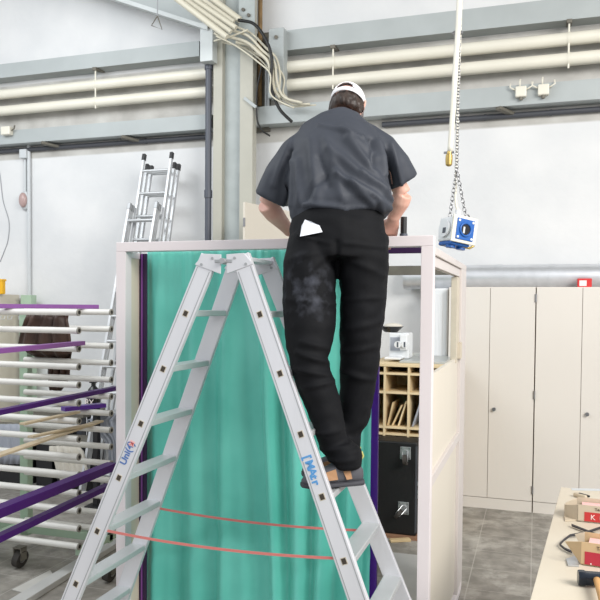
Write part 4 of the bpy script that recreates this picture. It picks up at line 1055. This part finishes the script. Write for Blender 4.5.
# legs and feet
for hp, kn, an, he, to, c1_, c2_ in ((hpL, knL, anL, heelL, toeL, PT(321,400,2.935), PT(328,420,2.938)), (hpR, knR, anR, heelR, toeR, PT(357,390,3.06), PT(353,420,3.08))):
    b.tube([hp+up*.02, hp-up*.06, hp.lerp(kn,.6), kn, c1_, c2_, an], [.085,.082,.066,.048,.044,.038,.033], 14, ref=pf)
    fd = (to-he).normalized()
    b.tube([he+fd*.02+up*.045, he+fd*.07+up*.055, he+fd*.15+up*.04, to-fd*.03+up*.03], [.03,.034,(.036,.026),(.03,.016)], 12)
body = link('body', remesh(b, .0052, 5), M['skin'], man, smooth=True)
for s in (-1, 1):
    e = hc(s*.031,.081,.004); eo = obj('eye', MB().ell(e, (.0125,.0125,.0125), nu=12, nv=8), M['eye'], man, smooth=True)
    obj('iris', MB().ell(e+hf*.009, (.006,.006,.006), nu=10, nv=6), M['hair'], eo, smooth=True)
# hair: back of the head below the cap
hb_ = MB()
hb_.ell(hc(0,-.020,-.006), (.0705,.0775,.070), rot=hm, nu=40, nv=24)
rnd = random.Random(3)
for k in range(90):
    a = rnd.uniform(-1.9, 1.9); z = rnd.uniform(-.070, -.006)
    q = hc(.075*math.sin(a), -.022-.080*math.cos(a), z)*1
    rr_ = rnd.uniform(.010,.017); hb_.ell(q*1+hm@V((0,0,0)), (rr_,rr_,rr_*1.3), nu=8, nv=6)
me = remesh(hb_, .006, 2)
# clip hair off the face
bmh = bmesh.new(); bmh.from_mesh(me)
inv = hm.inverted()
dead = [v for v in bmh.verts if (inv@(v.co-hdc)).y > .020 or ((inv@(v.co-hdc)).y > -.02 and (inv@(v.co-hdc)).z < -.030)]
bmesh.ops.delete(bmh, geom=dead, context='VERTS'); bmh.to_mesh(me); bmh.free()
for v in me.vertices:
    n_ = noise.noise(v.co*90)*.0035; v.co += v.normal*n_
link('hair', me, M['hair'], man, smooth=True)
# cap: dome with the adjusting gap at the back
nu, nv_ = 48, 22; vs = []; fs = []; keep = []
for j in range(nv_+1):
    ph = j/nv_
    for i in range(nu):
        q = 2*PI*i/nu; back = max(0, math.cos(q-1.5*PI))
        th = ph*(PI*.555)
        rx, ry, rz = .089, .109, .094
        x = rx*math.sin(th)*math.cos(q); y = ry*math.sin(th)*math.sin(q)-.012; z = .024+rz*math.cos(th)
        vs.append(hc(x, y, z))
for j in range(nv_):
    for i in range(nu):
        q = 2*PI*(i+.5)/nu; dq = abs(math.atan2(math.sin(q-1.5*PI), math.cos(q-1.5*PI)))
        f = (j+.5)/nv_
        if f > .58 and f < .85 and dq < .60*math.sqrt(max(0, 1-((.85-f)/.27)**2)): continue
        a = j*nu+i; c = j*nu+(i+1) % nu; fs.append((a, c, c+nu, a+nu))
me = bpy.data.meshes.new('cap'); me.from_pydata(vs, [], fs)
cap = link('cap', me, M['cap'], man, smooth=True, solid=.004)
vis = []
for k in range(13):
    q = PI*.5+(k-6)/6*.95
    o_ = hc(.086*math.cos(q), .104*math.sin(q)-.012, .030); vis.append((o_, o_+hf*(.068*math.cos((k-6)/6*1.35))-hu*.012))
mb = MB(); mb.loft([[a, b_, b_+hu*.004, a+hu*.004] for a, b_ in vis]); obj('visor', mb, M['cap'], cap, smooth='auto')
obj('button', MB().ell(hc(0,-.012,.124), (.008,.008,.005), rot=hm, nu=10, nv=6), M['cap'], cap, smooth=True)
# ---- shirt
def dispose(me, fn):
    n = len(me.vertices); co = np.empty(n*3); me.vertices.foreach_get('co', co); co = co.reshape(-1,3)
    no = np.empty(n*3); me.vertices.foreach_get('normal', no); no = no.reshape(-1,3)
    co = co+no*fn(co, no)[:,None]; me.vertices.foreach_set('co', co.ravel()); me.update()
def pix(co):
    c = (co-CAM)@R.T; return PX+F*c[:,0]/c[:,2], PY+F*c[:,1]/c[:,2]
def ridge(L, Z, segs):
    """fold ridges: line segments in the body's lateral/height plane (metres)"""
    d = np.zeros_like(L)
    for (x0, y0, x1, y1, w, h) in segs:
        dx, dy = x1-x0, y1-y0; t = np.clip(((L-x0)*dx+(Z-y0)*dy)/(dx*dx+dy*dy), 0, 1)
        # slightly bowed fold
        px_, py_ = x0+dx*t, y0+dy*t
        q = np.hypot(L-px_, Z-py_); d += h*np.exp(-(q/w)**2)*(1-.3*np.abs(2*t-1))
    return d
def sm_noise(co, s, seed): return np.array([noise.noise(V(p)*s+V((seed,seed,0))) for p in co])
s = MB()
hem1 = PT(341, 221, 3.035); 
s.tube([PT(342,218,3.04), PT(341,209,3.045), PT(339,196,3.06), PT(337,172,3.09), PT(337,150,3.12), PT(339,134,3.15), PT(342,125,3.175), PT(344.5,117.5,3.20)],
       [(.205,.13),(.222,.150),(.222,.150),(.212,.145),(.205,.135),(.178,.112),(.125,.085),(.070,.062)], 28, ref=pf)
for sh, el, tip, sd in ((shL, elL, PT(271.5,199.5,3.215), -1), (shR, elR, PT(401.5,183,3.19), 1)):
    inn = nkb.lerp(sh, .35)-up*.035
    s.tube([inn, nkb.lerp(sh,.8)-up*.02, sh.lerp(tip,.22)+pr*sd*.006, sh.lerp(tip,.6)+pr*sd*.012, tip], [(.070,.062),(.070,.070),(.068,.075),(.078,.082),(.081,.078)], 20, ref=pf)
me = remesh(s, .0085, 7)
LP = lambda co: ((co-np.array(pel))@np.array(pr), co[:,2])
def pz(px, py): # lateral / height of a point on the back
    p = PT(px, py, 3.0); return (p-pel).dot(pr), p.z
def sg(x0,y0,x1,y1,w,h): a = pz(x0,y0); c = pz(x1,y1); return (a[0],a[1],c[0],c[1],w,h)
folds = [sg(318,122,362,138,.010,.006), sg(362,138,372,152,.010,.006), sg(340,126,374,158,.016,.008), sg(348,140,384,190,.018,.012), sg(330,150,380,196,.020,.010),
         sg(338,178,372,206,.014,.014), sg(352,186,388,208,.013,.014), sg(362,176,390,200,.012,.010), sg(310,140,318,200,.022,.009), sg(297,160,301,205,.014,.009),
         sg(326,140,344,204,.020,.007), sg(292,150,290,205,.012,.008), sg(378,140,384,176,.014,.014), sg(371,140,373,170,.012,-.010), sg(392,140,403,180,.012,.008),
         sg(289,148,287,196,.010,-.012), sg(385,150,390,180,.010,-.012), sg(288,135,270,180,.014,.007), sg(290,160,276,205,.012,.008), sg(306,206,340,210,.012,.010), sg(345,212,390,214,.010,.012), sg(386,150,392,182,.012,-.008),
         sg(334,170,300,208,.014,-.006), sg(376,204,392,222,.010,.010), sg(320,160,330,190,.012,-.006)]
def shf(co, no):
    L, Z = LP(co); back = np.clip(-(no@np.array(pf))*1.5+.3, 0, 1)
    n1 = sm_noise(co*np.array([1,1,.5]), 9, 3)*.008+sm_noise(co, 22, 8)*.0035
    zz = np.clip((1.0*(2.40-Z))/.3, 0, 1)
    return ridge(L, Z, folds)*back*2.0+n1*(.5+.6*zz)
dispose(me, shf)
# open the hem, neck and sleeves a little so that they end in clean edges
shirt = link('shirt', me, M['shirt'], man, smooth=True)
for nm, tip, el, r1, r2 in (('sleeve_hem', PT(271.5,199.5,3.215), elL, .079, .075), ('sleeve_hem', PT(401.5,183,3.19), elR, .079, .075)):
    pass
obj('collar', MB().tube([nkb+up*.016+pf*.010+pr*(.066*math.cos(q))+pf*(.058*math.sin(q))+up*(.018*math.sin(q)*-1) for q in [2*PI*k/28 for k in range(28)]], .009, 8, closed=True), M['shirt'], shirt, smooth=True)
# ---- trousers
t_ = MB()
t_.tube([PT(338.5,207,3.05), PT(338,215,3.045), PT(337,228,3.03), PT(337,245,3.02), PT(337,262,3.015)], [(.185,.125),(.194,.130),(.198,.145),(.205,.155),(.208,.14)], 26, ref=pf)
t_.tube([PT(312,238,3.02), PT(309,265,3.01), PT(310,300,2.98), PT(310,330,2.95), PT(309,350,2.93), PT(308.5,361,2.925), PT(314,380,2.93), PT(321,400,2.93), PT(328,420,2.935), PT(335,445,2.94), anL+up*.035, anL-up*.012], [(.098,.130),(.108,.140),(.110,.125),(.104,.11),(.091,.10),(.078,.095),(.079,.092),(.074,.09),(.067,.086),(.060,.080),(.064,.078),(.062,.076)], 22, ref=pf)
t_.tube([PT(362,238,3.03), PT(363.5,265,3.03), PT(363.5,300,3.03), PT(361,330,3.03), PT(360,360,3.04), PT(357,390,3.06), PT(353,420,3.08), anR+up*.12, anR+up*.03, anR-up*.01], [(.112,.135),(.110,.138),(.098,.122),(.090,.11),(.083,.10),(.074,.09),(.066,.085),(.066,.08),(.070,.08),(.068,.078)], 22, ref=pf)
me = remesh(t_, .009, 6)
tf = [sg(292,262,330,252,.012,.004), sg(350,262,384,276,.012,.004), sg(300,350,334,362,.010,.010), sg(298,366,330,372,.010,.008), sg(306,384,336,378,.010,.008), sg(305,340,330,346,.012,.006),
      sg(312,430,342,424,.010,.006), sg(320,446,350,440,.010,.007), sg(322,456,354,452,.008,.008), sg(345,352,376,346,.012,.006), sg(342,372,374,380,.012,.006), sg(342,330,380,322,.014,.005),
      sg(290,300,336,304,.010,.005), sg(342,300,386,298,.008,.004), sg(345,246,384,249,.006,.005), sg(300,238,332,246,.006,.005), sg(330,262,300,290,.014,-.005), sg(338,245,338,300,.010,-.008)]
def trf(co, no):
    L, Z = LP(co); back = np.clip(-(no@np.array(pf))*1.4+.4, 0, 1)
    n1 = sm_noise(co, 8, 5)*.006+sm_noise(co*np.array([1,1,1.8]), 15, 2)*.004
    return ridge(L, Z, tf)*back*1.6+n1
dispose(me, trf)
tr = link('trousers', me, M['trousers'], man, smooth=True)
M['_dust'].inputs[1].default_value = tuple(PT(306,290,2.86)-PO)
def back_point(px, py, grow=.013):
    """first point of the trousers seen from the camera side at a given height/lateral place"""
    d = V(R.T@np.array([px-PX, py-PY, F])).normalized(); o = V(CAM)-V(PO)
    ok, loc, nor, idx = tr.ray_cast(o, d)
    return (loc+V(PO) if ok else PT(px, py, 2.9))-d*grow
bpy.context.view_layer.update()
pp = [back_point(*q) for q in ((300,236.5),(301.5,226),(305,219.5),(311,221.5),(319.5,225.5),(322.5,232.0))]
mb = MB(); c_ = sum(pp, V((0,0,0)))/len(pp)
dcam = (V(CAM)-c_).normalized()
mb.prism([p for p in pp], -dcam*.006)
paper = obj('folded_paper', mb, M['paper']); 
# shoes
for he, to, sd in ((heelL, toeL, 1), (heelR, toeR, 0)):
    fd = (to-he).normalized(); sdv = V((fd.y, -fd.x, 0))
    L = (to-he).length; o = he+up*.0015
    def ringf(x, w, z0, z1, n=16):
        out = []
        for k in range(n):
            q = 2*PI*k/n; cx, cz = math.cos(q), math.sin(q)
            cx = math.copysign(abs(cx)**.7, cx); cz = math.copysign(abs(cz)**.7, cz)
            out.append(o+fd*x+sdv*(w*cx)+up*((z0+z1)/2+(z1-z0)/2*cz))
        return out
    sh_ = obj('shoe', MB().loft([ringf(-.008,.026,.022,.070), ringf(.012,.038,.016,.102), ringf(.05,.041,.016,.112), ringf(.09,.041,.016,.106), ringf(.13,.042,.016,.084), ringf(.18,.046,.016,.066), ringf(.225,.044,.016,.055), ringf(L-.008,.030,.018,.044), ringf(L+.004,.014,.02,.034)]), M['shoe'], man, smooth=True)
    sole = MB(); sole.loft([ringf(-.014,.026,.0,.026), ringf(.0,.038,.0,.026), ringf(.05,.043,.0,.026), ringf(.12,.043,.0,.024), ringf(.19,.048,.0,.024), ringf(L-.02,.042,.0,.024), ringf(L+.006,.022,.004,.024)])
    obj('sole', sole, M['sole'], sh_, smooth='auto')
    for x0_, x1_ in ((.035,.075), (.095,.15)):
        pnl = MB()
        for side in (-1, 1):
            pnl.loft([[o+fd*(x0_+.012)+sdv*side*.0405+up*.036, o+fd*(x1_-.004)+sdv*side*.0432+up*.034, o+fd*(x1_+.010)+sdv*side*.0395+up*.066, o+fd*(x0_+.022)+sdv*side*.040+up*.078],
                      [o+fd*(x0_+.012)+sdv*side*.044+up*.036, o+fd*(x1_-.004)+sdv*side*.046+up*.034, o+fd*(x1_+.010)+sdv*side*.0425+up*.066, o+fd*(x0_+.022)+sdv*side*.0432+up*.078]])
        obj('tan_panel', pnl, M['shoe_tan'], sh_)
    obj('heel_loop', MB().tube([o-fd*.004+up*.098, o-fd*.016+up*.116, o-fd*.010+up*.132, o+fd*.004+up*.128], .005, 8), M['loop'], sh_, smooth=True)
tag(paper, 'folded white paper tucked in the left back trouser pocket of the man', 'paper')
# black tool standing on the rail by his right hand
a = at(403.6, 233, Y=BY+.03); a.z = ZT+.0005; b_ = at(403.8, 217, Y=BY+.03)
t = thing('hand_tool', 'black upright tool handle on the booth rail beside the right hand', 'tool', a)
obj('grip', MB().cyl(a, V((a.x, a.y, b_.z)), .0145, 14), M['black_plastic'], t, smooth='auto')
obj('grip_collar', MB().cyl(a, a+V((0,0,.012)), .018, 14), M['dark_pipe'], t, smooth='auto')
# ================================================================== LIGHT
w = bpy.data.worlds.new('world'); SC.world = w; w.use_nodes = True
bg = w.node_tree.nodes['Background']; bg.inputs[0].default_value = (.93,.965,1,1); bg.inputs[1].default_value = .74
def area(name, loc, target, size, energy, col):
    l = bpy.data.lights.new(name, 'AREA'); l.shape = 'RECTANGLE'; l.size, l.size_y = size; l.energy = energy; l.color = col
    o = bpy.data.objects.new(name, l); COL.objects.link(o); o.location = loc
    o.rotation_euler = (V(target)-V(loc)).to_track_quat('-Z','Y').to_euler(); return o
area('window_light', (4.2, .6, 5.0), (-1.0, 5.0, 1.2), (4, 2.6), 455, (1,.97,.925))
area('left_fill_light', (-5.2, 3.0, 5.3), (-3.6, 7.2, 3.0), (4, 1.6), 130, (.93,.97,1))  # unseen cool fill, added to brighten the left wall
vs_ = SC.view_settings; SC.display_settings.display_device = 'sRGB'
vs_.view_transform = 'Standard'; vs_.look = 'None'; vs_.exposure = 0.24; vs_.gamma = 1; vs_.use_curve_mapping = False
